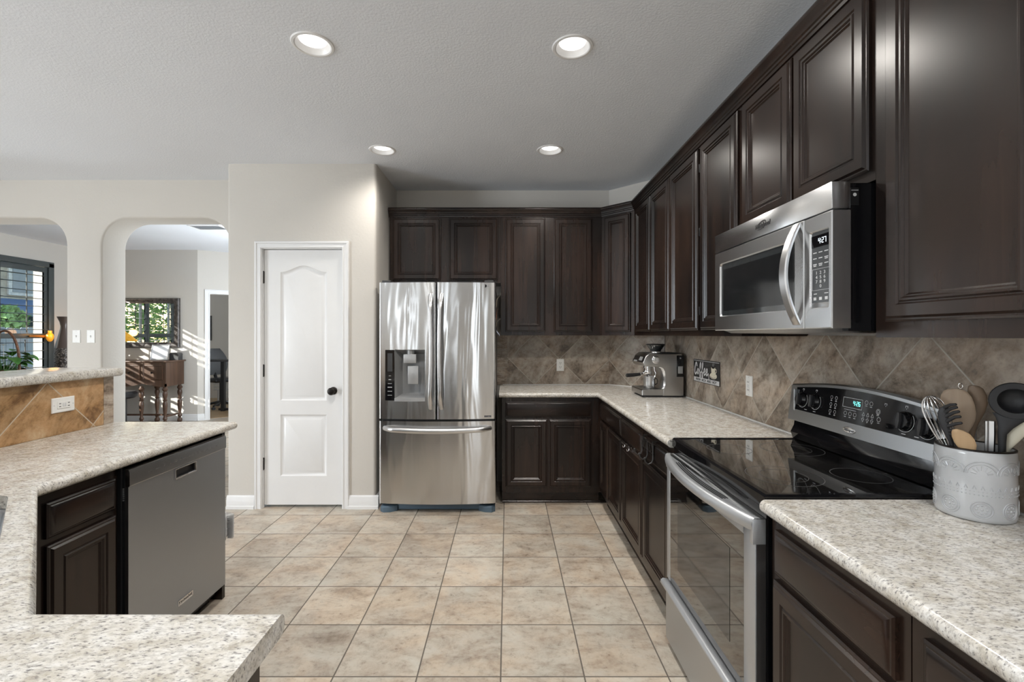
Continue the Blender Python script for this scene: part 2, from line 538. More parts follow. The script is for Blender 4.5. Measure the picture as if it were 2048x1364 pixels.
# wall with the two arched openings
yA0, yA1 = 4.13, 4.40
rr = 0.24
ZT = 2.42
o1, o2 = (-5.02, -3.90), (-3.587, -2.45)
pts = [(-6.8, 0)]
for a, b in (o1, o2):
    pts += [(a, 0)] + arc(a + rr, ZT - rr, rr, 180, 90, 10) + arc(b - rr, ZT - rr, rr, 90, 0, 10) + [(b, 0)]
pts += [(-2.2, 0), (-2.2, CEIL), (-6.8, CEIL)]
def arch_edge(p, q):
    if abs(p.y - q.y) > 1e-5: return False
    inside = lambda v: any(a - 1e-4 <= v.x <= b + 1e-4 for a, b in (o1, o2)) and v.z <= ZT + 1e-4
    return inside(p) and inside(q) and not (p.z < 1e-5 and q.z < 1e-5)
wall('wall_archway', pts, yA0, yA1, 'y', 'wall', arch_edge, 0.018)

# pantry box
px0, px1, py = -2.24, -1.051, 3.737
D0, D1, DT = -1.975, -1.308, 2.09
wall('wall_pantry_front', [(px0, 0), (D0, 0), (D0, DT), (D1, DT), (D1, 0), (px1, 0), (px1, CEIL), (px0, CEIL)], py, py + 0.12, 'y', 'wall',
     lambda p, q: abs(p.x - q.x) < 1e-5 and abs(p.y - q.y) < 1e-5 and abs(p.z - q.z) > 1 and p.y < py + 0.01 and (p.x < px0 + 0.01 or p.x > px1 - 0.01), 0.022)
m = MB(); m.box(px0, px0 + 0.12, py + 0.12, yA0, 0, CEIL); struct(m.build('wall_pantry_left', 'wall'))
m = MB(); m.box(px1 - 0.12, px1, py + 0.12, 4.43, 0, CEIL); struct(m.build('wall_pantry_right', 'wall'))
m = MB(); m.box(px1 - 0.12, 1.485, 4.43, 4.55, 0, CEIL); struct(m.build('wall_back', 'wall'))
m = MB(); m.prism([(0.962, 4.43), (1.365, 4.03), (1.365, 4.43)], 0, CEIL); struct(m.build('wall_corner', 'wall'))
m = MB(); m.box(1.365, 1.485, -4.2, 4.43, 0, CEIL); struct(m.build('wall_right', 'wall'))
# far room
m = MB(); m.box(-6.8, -5.0, 7.54, 7.66, 0, CEIL); struct(m.build('wall_far', 'wall'))
ca, sa = math.cos(R(35)), math.sin(R(35))
def ang(t, n, z): return (-5.0 + ca * t - sa * n, 7.54 + sa * t + ca * n, z)
m = MB()
m.prism([(0, 0), (0.17, 0), (0.17, 2.05), (0.98, 2.05), (0.98, 0), (3.4, 0), (3.4, CEIL), (0, CEIL)], 0, 0.12, 'y')
m.xf(Matrix.Translation((-5.0, 7.54, 0)) @ Matrix.Rotation(R(35), 4, 'Z'))
struct(m.build('wall_far_angled', 'wall'))
m = MB(); m.box(-2.32, -2.2, 4.40, 9.4, 0, CEIL); struct(m.build('wall_far_right', 'wall'))
m = MB(); m.box(-6.8, -2.2, 10.2, 10.32, 0, CEIL); struct(m.build('wall_office', 'wall'))
# left outer wall with one window opening, plain rear wall
lw = MB(); lw.box(-7.07, -6.8, -4.2, 10.3, 0, CEIL)
lw = struct(lw.build('wall_left', 'wall'))
WIN = (4.78, 6.97, 0.70, 2.44)
c1 = MB(); c1.box(-7.3, -6.6, WIN[0], WIN[1], WIN[2], WIN[3])
cut(lw, [c1])
rw = MB(); rw.box(-6.95, 1.485, -4.32, -4.2, 0, CEIL)
struct(rw.build('wall_rear', 'wall'))

# baseboards, with the stepped profile of the photo
def baseboard(name, p0, p1, nrm):
    d = Vector((p1[0] - p0[0], p1[1] - p0[1], 0)); L = d.length
    m = MB()
    prof = [(0, 0), (0.022, 0), (0.022, 0.022), (0.015, 0.026), (0.015, 0.072), (0.012, 0.078), (0.012, 0.092), (0.007, 0.102), (0, 0.106)]
    m.prism(prof, 0, L, 'x')
    # local x along the wall, y outwards
    ax = d.normalized(); ny = Vector((nrm[0], nrm[1], 0)).normalized()
    mt = Matrix((( ax.x, ny.x, 0, p0[0]), (ax.y, ny.y, 0, p0[1]), (0, 0, 1, 0), (0, 0, 0, 1)))
    m.xf(mt)
    return struct(m.build(name, 'white'))
baseboard('baseboard_pantry_left', (px0, py), (-2.018, py), (0, -1))
baseboard('baseboard_pantry_right', (-1.273, py), (px1 + 0.022, py), (0, -1))
baseboard('baseboard_pantry_side', (px1, py), (px1, py + 0.5), (1, 0))
baseboard('baseboard_far', (-6.8, 7.54), (-5.0, 7.54), (0, -1))
a0_, a1_ = ang(0, 0, 0), ang(0.10, 0, 0)
baseboard('baseboard_far_angled', a0_[:2], a1_[:2], (sa, -ca))

# casings
def casing(name, x0, x1, zt, w, y, xf=None):
    """moulded trim round an opening x0..x1, facing -y"""
    m = MB()
    prof = [(0.0, 0.0), (0.0, -0.010), (0.006, -0.016), (0.014, -0.016), (0.018, -0.012), (w - 0.02, -0.012), (w - 0.016, -0.018), (w - 0.004, -0.018), (w, -0.012), (w, 0.0)]
    rings = []
    for o, d in prof:
        rings.append([(x0 - o, y + d, 0), (x0 - o, y + d, zt + o), (x1 + o, y + d, zt + o), (x1 + o, y + d, 0)])
    m.loops(rings, False, False, closed=False)
    # close the feet
    if xf: m.xf(xf)
    return struct(m.build(name, 'white', None, 30))
casing('trim_pantry', -1.962, -1.320, 2.078, 0.056, py)
casing('trim_office_door', 0.17, 0.98, 2.05, 0.075, 0.0, Matrix.Translation((-5.0, 7.54, 0)) @ Matrix.Rotation(R(35), 4, 'Z'))

# pantry door: a moulded two-panel slab with an arched upper panel
def door_outline(x0, x1, z0, z1, rise, ins):
    """closed outline; the top is an arch of the given rise with flat shoulders"""
    x0 += ins; x1 -= ins; z0 += ins; z1 -= ins
    pts = [(x0, z0), (x1, z0)]
    n = 24
    for i in range(n + 1):
        u = i / n
        x = x1 + (x0 - x1) * u
        h = rise * 0.5 * (1 - math.cos(2 * math.pi * min(1, max(0, (u - 0.02) / 0.96)))) if rise else 0
        pts.append((x, z1 + h))
    return pts
dx0, dx1, dz0, dz1 = -1.955, -1.327, 0.022, 2.070
yd = py + 0.022
pd = thing('door_1', None, None, ((dx0 + dx1) / 2, yd, 0)); struct(pd)
ox = (dx0 + dx1) / 2
m = MB()
hx = (dx1 - dx0) / 2
cx0, cx1 = -1.826 - ox, -1.453 - ox
# stiles and rails
m.box(-hx, cx0, 0, 0.035, dz0, dz1); m.box(cx1, hx, 0, 0.035, dz0, dz1)
m.box(cx0, cx1, 0, 0.035, dz0, 0.252); m.box(cx0, cx1, 0, 0.035, 0.746, 0.859)
top = door_outline(cx0, cx1, 0, 1.893, 0.052, 0)[2:]
m.prism([(cx0, dz1), (cx1, dz1)] + top, 0, 0.035, 'y')
slab = m.build('slab', 'white', pd, 20)
for (z0, z1, rise) in ((0.859, 1.893, 0.052), (0.252, 0.746, 0)):
    m = MB()
    rings = []
    for ins, dy in ((0, 0.0), (0.004, 0.004), (0.014, 0.011), (0.022, 0.012), (0.030, 0.009), (0.040, 0.004), (0.043, 0.003)):
        rings.append([(x, dy, z) for x, z in door_outline(cx0, cx1, z0, z1, rise, ins)])
    m.loops(rings, False, True)
    m.build('panel', 'white', pd, 40)
for hz in (1.85, 1.10, 0.352):
    m = MB(); m.box(-hx - 0.014, -hx + 0.002, -0.006, 0.004, hz - 0.048, hz + 0.048, 0.002)
    m.lathe([(0.006, hz - 0.05), (0.006, hz + 0.05)], (-hx - 0.006, -0.007, 0), 10)
    m.build('hinge', 'bronze', pd)
kx, kz = -1.399 - ox, 0.938
m = MB()
m.lathe([(0.031, -0.001), (0.031, -0.006), (0.026, -0.010), (0.012, -0.012), (0.010, -0.032), (0.018, -0.038), (0.028, -0.046), (0.030, -0.056), (0.024, -0.066), (0.010, -0.070)], (kx, 0, kz), 28, 'y')
m.build('knob', 'bronze', pd)
m = MB(); m.box(hx - 0.002, hx + 0.006, -0.002, 0.02, 0.885, 0.985); m.build('latch_plate', 'bronze', pd)
# dark gap shadow line comes from the real gap; jamb behind the slab
m = MB(); m.box(D0, dx0 - 0.004, py + 0.002, py + 0.12, 0, DT); m.box(dx1 + 0.004, D1, py + 0.002, py + 0.12, 0, DT); m.box(dx0 - 0.004, dx1 + 0.004, py + 0.002, py + 0.12, 2.074, DT)
struct(m.build('trim_pantry_jamb', 'white'))

# ------------------------------------------------------------------ far-room window with plantation shutters
M['shutter'] = plain('charcoal_shutter_paint', (0.075, 0.088, 0.09), 0.42)
W0, W1, WZ0, WZ1 = WIN
w1 = thing('window_1', None, None, (-6.8, (W0 + W1) / 2, 0)); struct(w1)
cy = (W0 + W1) / 2
m = MB()
fw = 0.06
# outer frame standing proud of the wall (local x = world x offset)
for (a, b, c, d) in ((W0 - 0.02, W1 + 0.02, WZ1 - fw, WZ1 + 0.02), (W0 - 0.02, W1 + 0.02, WZ0 - 0.02, WZ0 + fw), (W0 - 0.02, W0 + fw, WZ0, WZ1), (W1 - fw, W1 + 0.02, WZ0, WZ1)):
    m.box(-0.04, 0.025, a - cy, b - cy, c, d, 0.004)
m.build('window_frame', 'shutter', w1)
m = MB(); m.box(-0.115, -0.11, W0 - cy, W1 - cy, WZ0, WZ1); m.build('pane', 'pane', w1)
m = MB()
for yy in (W0 + 0.73, W0 + 1.46): m.box(-0.13, -0.10, yy - 0.02 - cy, yy + 0.02 - cy, WZ0, WZ1)
for zz in (WZ0 + 0.02, WZ1 - 0.02): m.box(-0.13, -0.10, W0 - cy, W1 - cy, zz - 0.02, zz + 0.02)
m.build('sash', 'plastic_white', w1)
iw = (W1 - W0 - 2 * fw)
pw = (iw - 0.02) / 3
for k in range(3):
    a = W1 - fw - 0.004 - k * (pw + 0.006); b = a - pw
    sp = MB()
    st = 0.048
    zt, zb = WZ1 - fw - 0.004, WZ0 + fw + 0.004
    for (u, v, c, d) in ((a - st, a, zb, zt), (b, b + st, zb, zt), (b + st, a - st, zt - 0.075, zt), (b + st, a - st, zb, zb + 0.09), (b + st, a - st, 1.335, 1.405)):
        sp.box(-0.028, 0.002, u - cy, v - cy, c, d, 0.003)
    pn = sp.build('shutter_panel', 'shutter', w1)
    lv = MB()
    for z0_, z1_ in ((zb + 0.09, 1.335), (1.405, zt - 0.075)):
        n = round((z1_ - z0_) / 0.108)
        for i in range(n):
            z = z0_ + (i + 0.5) * (z1_ - z0_) / n
            prof = [(-0.062, 0), (-0.03, 0.0045), (0.0, 0.0055), (0.034, 0.004), (0.042, 0), (0.034, -0.004), (0.0, -0.0055), (-0.03, -0.0045)]
            lv.loops([[(x, b + st - cy, z + q + x * -0.03) for x, q in prof], [(x, a - st - cy, z + q + x * -0.03) for x, q in prof]])
    lv.build('louvers', 'shutter', pn)
    rd = MB()
    mid = (a + b) / 2 - cy
    rd.box(0.044, 0.052, mid - 0.006, mid + 0.006, 1.42, zt - 0.08); rd.box(0.044, 0.052, mid - 0.026, mid - 0.014, zb + 0.1, 1.32)
    rd.build('tilt_rod', 'shutter', pn)

# outdoors, seen through the shutters
M['fence'] = plain('weathered_fence', (0.30, 0.33, 0.36), 0.8, mottle=0.15, scale=3)
M['siding'] = plain('tan_brick_siding', (0.45, 0.38, 0.29), 0.9, mottle=0.18, scale=6)
M['bluegrey'] = plain('blue_grey_roofing', (0.13, 0.19, 0.30), 0.7)
M['lawn'] = plain('lawn', (0.10, 0.16, 0.05), 0.95, mottle=0.4, scale=4)
M['leaf_out'] = plain('tree_leaves', (0.22, 0.36, 0.13), 0.8, mottle=0.4, scale=8)
M['stone'] = plain('pale_stone', (0.62, 0.58, 0.52), 0.9, mottle=0.2, scale=14)
m = MB(); m.box(-40, 20, -30, 40, -0.35, -0.13); struct(m.build('floor_outdoors', 'lawn', None, 0))
fn = thing('garden_fence', 'grey garden fence of scalloped boards seen outside through the dark shutters', 'fence', (-11.0, 6.0, -0.13))
m = MB()
for k in range(110):
    y = -4 + k * 0.15
    h = 1.62 + 0.035 * abs(math.sin(k * 0.9))
    m.prism([(y, 0), (y + 0.14, 0), (y + 0.14, h), (y + 0.11, h + 0.03), (y + 0.03, h + 0.03), (y, h)], -0.01, 0.01, 'x')
m.build('boards', 'fence', fn)
m = MB(); m.box(-0.06, -0.012, -4, 12.5, 0.4, 0.5); m.box(-0.06, -0.012, -4, 12.5, 1.3, 1.4); m.build('rail', 'fence', fn)
hs = thing('neighbour_house', 'tan neighbouring house with a blue-grey porch roof beyond the fence', 'house', (-13.6, 13.0, -0.13))
m = MB(); m.box(-3, 0, -4.5, 6, 0, 4.6); m.build('wall', 'siding', hs)
m = MB(); m.prism([(-3.4, 4.6), (0.5, 4.6), (-1.4, 6.0)], -4.8, 6.4, 'y'); m.build('roof', 'bluegrey', hs)
m = MB(); m.prism([(0.0, 2.5), (1.0, 2.2), (1.0, 2.0), (0.0, 1.75)], -4.5, 6, 'y'); m.build('porch_roof', 'bluegrey', hs)
m = MB(); m.box(0.0, 0.05, -0.3, 0.9, 2.6, 3.5); wf = m.build('window', 'stone', hs)
m = MB(); m.box(0.05, 0.06, -0.2, 0.8, 2.68, 3.42); m.build('pane', 'grey_plastic', wf)
def bush(name, label, c, r, h, n, seed):
    rnd = random.Random(seed)
    t = thing(name, label, 'tree', (c[0], c[1], -0.13))
    m = MB(); m.tube([(0, 0, 0), (0.03, 0.02, h * 0.4), (0, 0, h * 0.75)], [0.09, 0.06, 0.03], 8); m.build('trunk', 'walnut', t)
    m = MB()
    for k in range(n):
        d = Vector((rnd.gauss(0, 1), rnd.gauss(0, 1), rnd.gauss(0, 0.9))).normalized() * r * rnd.uniform(0.55, 1.0)
        p = d + Vector((0, 0, h))
        s = rnd.uniform(0.06, 0.13)
        u = Vector((rnd.gauss(0, 1), rnd.gauss(0, 1), rnd.gauss(0, 1))).normalized(); w = u.orthogonal().normalized()
        m.add([p - u * s, p + w * s * 0.45, p + u * s, p - w * s * 0.45], [(0, 1, 2, 3)])
    m.build('foliage', 'leaf_out', t, 0)
    return t
bush('garden_tree', 'leafy green tree behind the fence, outside the dark shuttered window', (-11.75, 10.9), 0.42, 1.80, 700, 3)
for (tx, ty, tr, th, lab) in ((-12.6, 0.3, 1.35, 1.95, 'leafy green tree seen reflected in the middle of the wall mirror'), (-13.6, 3.0, 1.4, 2.1, 'leafy green tree reflected at the left of the wall mirror'), (-12.4, -2.6, 1.4, 1.9, 'leafy green tree reflected at the right of the wall mirror')):
    bush('garden_tree', lab, (tx, ty), tr, th, 2200, int(tx * -10))
# ------------------------------------------------------------------ cabinets
FWID = 0.055
DOOR = [(0, 0), (0, -0.010), (0.005, -0.0135), (0.009, -0.0135), (0.015, -0.020), (FWID - 0.010, -0.020), (FWID - 0.006, -0.0155), (FWID - 0.003, -0.0155),
        (FWID + 0.001, -0.0195), (FWID + 0.006, -0.0195), (FWID + 0.011, -0.0145), (FWID + 0.014, -0.0145), (FWID + 0.019, -0.009), (FWID + 0.021, -0.009)]
DRAW = [(0, 0), (0, -0.009), (0.005, -0.0125), (0.009, -0.0125), (0.016, -0.0185), (0.021, -0.020)]
def door_front(x0, x1, z0, z1, parent, mat='cab'):
    m = MB(); m.frame_rings(x0, x1, z0, z1, DOOR); return m.build('door', mat, parent, 25)
def drawer_front(x0, x1, z0, z1, parent):
    m = MB(); m.frame_rings(x0, x1, z0, z1, DRAW); return m.build('drawer', 'cab_x', parent, 25)
UP = 'dark wall cabinets above the counters'
LO = 'dark base cabinets under the counters'
def cabinet(name, label, loc, rz, w, depth, z0, z1, fronts, group, toe=False, outline=None):
    t = thing(name, label, 'cabinet', (loc[0], loc[1], 0), rz, group)
    m = MB()
    if outline:
        inv = t.matrix_basis.inverted()
        m.prism([(inv @ Vector((p[0], p[1], 0)))[:2] for p in outline], z0, z1)
    else:
        m.box(0.0005, w - 0.0005, 0, depth, z0, z1)
    m.build('carcass', 'cab', t, 0)
    if toe:
        m = MB(); m.box(0.0005, w - 0.0005, 0.06, depth, 0, z0)
        m.build('toe_kick', 'cab_x', t, 0)
        m = MB(); m.prism([(0.048, 0), (0.06, 0), (0.06, 0.018), (0.054, 0.016), (0.049, 0.010)], 0.0005, w - 0.0005, 'x'); m.build('shoe_strip', 'cab_x', t, 30)
    for k, x0, x1, a, b in fronts:
        if k == 'door': door_front(x0, x1, a, b, t)
        else: drawer_front(x0, x1, a, b, t)
    return t
ZU0, ZU1 = 1.382, 2.44
UPD = (1.414, 2.413)
# back wall, above the fridge and right of it
cabinet('wall_cabinet', 'short dark two-door wall cabinet directly above the steel refrigerator', (-1.04, 4.125), 0, 0.98, 0.30, 1.845, ZU1,
        [('door', 0.030, 0.452, 1.868, 2.413), ('door', 0.526, 0.955, 1.868, 2.413)], UP)
cabinet('wall_cabinet', 'tall dark two-door wall cabinet on the back wall right of the refrigerator', (-0.06, 4.125), 0, 0.89, 0.30, ZU0, ZU1,
        [('door', 0.042, 0.394, *UPD), ('door', 0.467, 0.807, *UPD)], UP)
cabinet('corner_wall_cabinet', 'narrow one-door dark wall cabinet set diagonally across the corner above the coffee machine', (0.83, 4.125), -44.4, 0.32, 0.3, ZU0, ZU1,
        [('door', 0.035, 0.287, 1.412, 2.413)], UP, outline=[(0.831, 4.125), (1.059, 3.901), (1.36, 3.901), (1.36, 4.03), (0.962, 4.424), (0.831, 4.424)])
# right wall
cabinet('wall_cabinet', 'dark right-wall cabinet with two narrow doors next to the diagonal corner cabinet', (1.06, 3.90), -90, 0.88, 0.30, ZU0, ZU1,
        [('door', 0.072, 0.458, *UPD), ('door', 0.476, 0.871, *UPD)], UP)
cb = cabinet('wall_cabinet', 'dark two-door wall cabinet on the right wall just left of the microwave', (1.06, 3.02), -90, 0.905, 0.30, ZU0, ZU1,
        [('door', 0.010, 0.444, *UPD), ('door', 0.482, 0.886, *UPD)], UP)
cabinet('wall_cabinet', 'short dark two-door wall cabinet sitting on top of the microwave', (1.06, 2.115), -90, 0.77, 0.30, 1.836, ZU1,
        [('door', 0.028, 0.388, 1.866, 2.413), ('door', 0.400, 0.757, 1.866, 2.413)], UP)
cabinet('wall_cabinet', 'large dark wall cabinet nearest the viewer, right of the microwave and above the utensil crock', (1.06, 1.345), -90, 0.915, 0.30, ZU0, ZU1,
        [('door', 0.046, 0.452, 1.425, 2.413), ('door', 0.475, 0.88, 1.425, 2.413)], UP)
# hinges that show in the gaps
for x in (0.463,):
    for z in (1.52, 1.95, 2.30):
        m = MB(); m.box(x - 0.006, x + 0.006, -0.012, 0.001, z - 0.022, z + 0.022, 0.002); m.build('hinge', 'black_plastic', cb)

# crown moulding swept along the fronts
def sweep(path, prof):
    """path: 2-D polyline with its front on the right-hand side; prof: (offset to the front, z)"""
    n = len(path); P = [Vector(p) for p in path]
    rings = []
    for i in range(n):
        d0 = (P[i] - P[i - 1]).normalized() if i else (P[1] - P[0]).normalized()
        d1 = (P[i + 1] - P[i]).normalized() if i < n - 1 else d0
        n0, n1 = Vector((d0.y, -d0.x)), Vector((d1.y, -d1.x))
        b = (n0 + n1).normalized(); k = 1 / max(0.3, b.dot(n0))
        rings.append([(P[i].x + b.x * o * k, P[i].y + b.y * o * k, z) for o, z in prof])
    m = MB(); m.loops(rings); return m
CR = [(0.0, 2.425), (0.006, 2.425), (0.008, 2.436), (0.013, 2.440), (0.014, 2.448), (0.020, 2.452), (0.024, 2.468), (0.033, 2.482), (0.035, 2.486), (0.035, 2.494), (0.030, 2.503), (-0.10, 2.503), (-0.10, 2.442), (0.0, 2.442)]
cm = sweep([(-1.045, 4.1245), (0.83, 4.1245), (1.0595, 3.90), (1.0595, 0.43)], CR)
tag(cm.build('crown_moulding', 'cab_x', None, 30), 'dark stepped crown moulding running along the tops of all the wall cabinets', 'moulding')

# base cabinets
DZ, WZ = (0.147, 0.700), (0.717, 0.841)
BC0, BC1 = 0.10, 0.876
bb = thing('base_cabinet', 'dark base cabinet on the back wall beside the refrigerator, one wide drawer over two doors', 'cabinet', (-0.045, 3.82, 0), 0, LO)
m = MB(); m.prism([(0, 0), (1.395, 0), (1.395, 0.205), (1.0, 0.598), (0, 0.598)], BC0, BC1); m.build('carcass', 'cab', bb, 0)
m = MB(); m.box(0, 0.80, 0.055, 0.60, 0, BC0); m.build('toe_kick', 'cab_x', bb, 0)
m = MB(); m.prism([(0.043, 0), (0.055, 0), (0.055, 0.018), (0.049, 0.016), (0.044, 0.010)], 0, 0.86, 'x'); m.build('shoe_strip', 'cab_x', bb, 30)
drawer_front(0.028, 0.727, *WZ, bb); door_front(0.028, 0.370, *DZ, bb); door_front(0.382, 0.727, *DZ, bb)
cabinet('base_cabinet', 'dark base cabinet on the right run nearest the corner, two narrow doors under one drawer', (0.762, 3.80), -90, 0.72, 0.598, BC0, BC1,
        [('drawer', 0.020, 0.712, *WZ), ('door', 0.020, 0.314, *DZ), ('door', 0.330, 0.712, *DZ)], LO, True)
fcab = cabinet('base_cabinet', 'dark base cabinet just left of the range, with wire hooks over its drawer', (0.762, 3.08), -90, 0.955, 0.598, BC0, BC1,
        [('drawer', 0.010, 0.476, *WZ), ('drawer', 0.492, 0.925, *WZ), ('door', 0.010, 0.476, *DZ), ('door', 0.500, 0.925, *DZ)], LO, True)
cabinet('base_cabinet', 'brown-black base cabinet right of the range with scuffed drawer edge, under the crock', (0.762, 1.345), -90, 0.463, 0.598, BC0, BC1,
        [('drawer', 0.028, 0.437, *WZ), ('door', 0.024, 0.437, *DZ)], LO, True)
cabinet('base_cabinet', 'dark base cabinet at the lower right corner of the photo, only its drawer top showing', (0.762, 0.88), -90, 0.90, 0.598, BC0, BC1,
        [('drawer', 0.034, 0.44, *WZ), ('drawer', 0.46, 0.87, *WZ), ('door', 0.034, 0.44, *DZ), ('door', 0.46, 0.87, *DZ)], LO, True)
cabinet('base_cabinet', 'narrow dark base cabinet left of the dishwasher, one drawer over one door', (-1.51, 1.472), 90, 0.335, 0.58, BC0, BC1,
        [('drawer', 0.050, 0.318, 0.722, 0.838), ('door', 0.050, 0.318, 0.12, 0.698)], LO, True)
# diagonal sink base: open box of panels round the bowl
sb = thing('sink_base_cabinet', 'dark sink base cabinet set diagonally under the left counter, edge-on beside the sink', 'cabinet', (-1.168, 1.089, 0), -135 + 180 - 90 + 180, LO)
sb.rotation_euler = (0, 0, R(135))     # local -y faces the middle of the kitchen
m = MB(); m.box(-0.478, 0.478, 0, 0.015, BC0, 0.860); m.build('face_frame', 'cab', sb, 0)
m = MB(); m.box(-0.46, 0.46, 0.06, 0.08, 0, BC0); m.build('toe_kick', 'cab', sb, 0)
for a, b in ((-0.42, -0.01), (0.01, 0.42)): door_front(a, b, *DZ, sb)
drawer_front(-0.42, 0.42, *WZ, sb)
nl = thing('base_cabinet', 'dark base cabinet under the near left worktop, only its end corner showing', 'cabinet', (-0.396, 0.747, 0), 180, LO)
m = MB(); m.box(0.0, 0.43, 0, 0.585, BC0, BC1); m.build('carcass', 'cab', nl, 0)
m = MB(); m.box(0.01, 0.43, 0.06, 0.585, 0, BC0); m.build('toe_kick', 'cab_x', nl, 0)
door_front(0.03, 0.41, *DZ, nl); drawer_front(0.03, 0.41, *WZ, nl)
# end panel beside the dishwasher
m = MB(); m.box(-2.10, -1.497, 2.452, 2.476, 0.0, 0.876); m.box(-2.12, -1.56, 2.4525, 2.4755, 0.0, 0.1)
tag(m.build('end_panel', 'cab', None, 0), 'dark narrow end panel at the far side of the steel dishwasher', 'panel')

# ------------------------------------------------------------------ worktops
def slab(name, pts, z0, z1, mat, round_pts=(), edges=(), hole=None, nose=0.0175):
    """worktop outline with rounded corners at round_pts and bullnosed edges; edges = outline sides (index) that show"""
    out = []; side = []
    n = len(pts)
    for i, p in enumerate(pts):
        r = dict(round_pts).get(i, 0)
        if not r: out.append(p); side.append(i in edges); continue
        p = Vector(p); a = (Vector(pts[i - 1]) - p).normalized(); b = (Vector(pts[(i + 1) % n]) - p).normalized()
        th = a.angle(b); d = r / math.tan(th / 2); c = p + (a + b).normalized() * (r / math.sin(th / 2))
        q0, q1 = p + a * d, p + b * d
        v0, v1 = q0 - c, q1 - c
        tot = v0.angle_signed(v1)
        for k in range(9):
            g = -tot * k / 8
            out.append((c.x + v0.x * math.cos(g) - v0.y * math.sin(g), c.y + v0.x * math.sin(g) + v0.y * math.cos(g)))
            side.append(True if k < 8 else (i in edges))
    m = MB(); v = m.prism(out, z0, z1)
    k = len(out); es = []
    for i in range(k):
        if side[i]:
            for o in (0, k):
                e = m.bm.edges.get((v[o + i], v[o + (i + 1) % k]))
                if e: es.append(e)
    bmesh.ops.recalc_face_normals(m.bm, faces=m.bm.faces)
    bmesh.ops.bevel(m.bm, geom=es, offset=nose, segments=5, profile=0.5, affect='EDGES')
    ob = m.build(name, mat, None, 40)
    if hole: cut(ob, [hole])
    return ob
CZ0, CZ1 = 0.877, 0.915
ct = slab('worktop', [(-0.07, 3.785), (0.725, 3.785), (0.725, 2.118), (1.362, 2.118), (1.362, 4.029), (0.961, 4.427), (-0.07, 4.427)], CZ0, CZ1, 'granite', (), (0, 1))
tag(ct, 'speckled beige worktop wrapping the back corner, with the coffee machine on it', 'worktop', 'speckled worktops')
ct = slab('worktop', [(0.725, 1.345), (0.725, -0.02), (1.362, -0.02), (1.362, 1.345)], CZ0, CZ1, 'granite', (), (0,))
tag(ct, 'speckled grey-beige worktop at lower right, carrying the grey utensil crock', 'worktop', 'speckled worktops')
# left worktop with the sink opening
u = Vector((0.7071, -0.7071)); nn = Vector((-0.7071, -0.7071)); d0 = Vector((-1.473, 1.451))
sink_c = d0 + u * 0.43 + nn * 0.255
h = MB()
hole_pts = [(x, y) for x, y in arc(-0.405 + 0.05, -0.205 + 0.05, 0.05, 180, 270, 6) + arc(0.405 - 0.05, -0.205 + 0.05, 0.05, 270, 360, 6) + arc(0.405 - 0.05, 0.205 - 0.05, 0.05, 0, 90, 6) + arc(-0.405 + 0.05, 0.205 - 0.05, 0.05, 90, 180, 6)]
h.prism(hole_pts, CZ0 - 0.1, CZ1 + 0.1)
h.xf(Matrix.Translation((sink_c.x, sink_c.y, 0)) @ Matrix.Rotation(R(-45), 4, 'Z'))
ct = slab('worktop', [(-2.124, 2.545), (-1.470, 2.545), (-1.470, 1.463), (-0.813, 0.806), (-0.384, 0.806), (-0.384, 0.14), (-2.124, 0.14)], CZ0, CZ1, 'granite',
          (), (1, 2, 3), hole=h)
tag(ct, 'long speckled worktop on the left that bends round the sink, above the dishwasher', 'worktop', 'speckled worktops')
# sink
sk = thing('sink', 'undermounted steel sink bowl in the bend of the left worktop', 'sink', (sink_c.x, sink_c.y, 0), -45)
def rr_(hx, hy, r, z, n=6):
    return [(x, y, z) for x, y in arc(-hx + r, -hy + r, r, 180, 270, n) + arc(hx - r, -hy + r, r, 270, 360, n) + arc(hx - r, hy - r, r, 0, 90, n) + arc(-hx + r, hy - r, r, 90, 180, n)]
m = MB()
m.loops([rr_(0.412, 0.212, 0.06, 0.8755), rr_(0.400, 0.200, 0.05, 0.8755), rr_(0.396, 0.196, 0.05, 0.870), rr_(0.385, 0.185, 0.06, 0.74), rr_(0.34, 0.14, 0.05, 0.705), rr_(0.05, 0.05, 0.045, 0.70)], False, True)
m.build('bowl', 'steel_range', sk, 60)
m = MB(); m.lathe([(0.040, 0.7005), (0.040, 0.703), (0.028, 0.703), (0.024, 0.7015)], (0, 0, 0), 24); m.build('drain', 'chrome', sk)

# caulk line behind the worktops, part of the worktop seam
m = MB(); m.box(-0.045, 0.961, 4.415, 4.421, 0.915, 0.921); m.prism([(0.955, 4.418), (0.961, 4.424), (1.359, 4.028), (1.353, 4.022)], 0.915, 0.921); m.box(1.350, 1.356, 2.12, 4.026, 0.915, 0.921)
struct(m.build('trim_caulk', 'plastic_white'))
m = MB(); m.box(1.350, 1.356, -0.02, 1.343, 0.915, 0.921); struct(m.build('trim_caulk_near', 'plastic_white'))

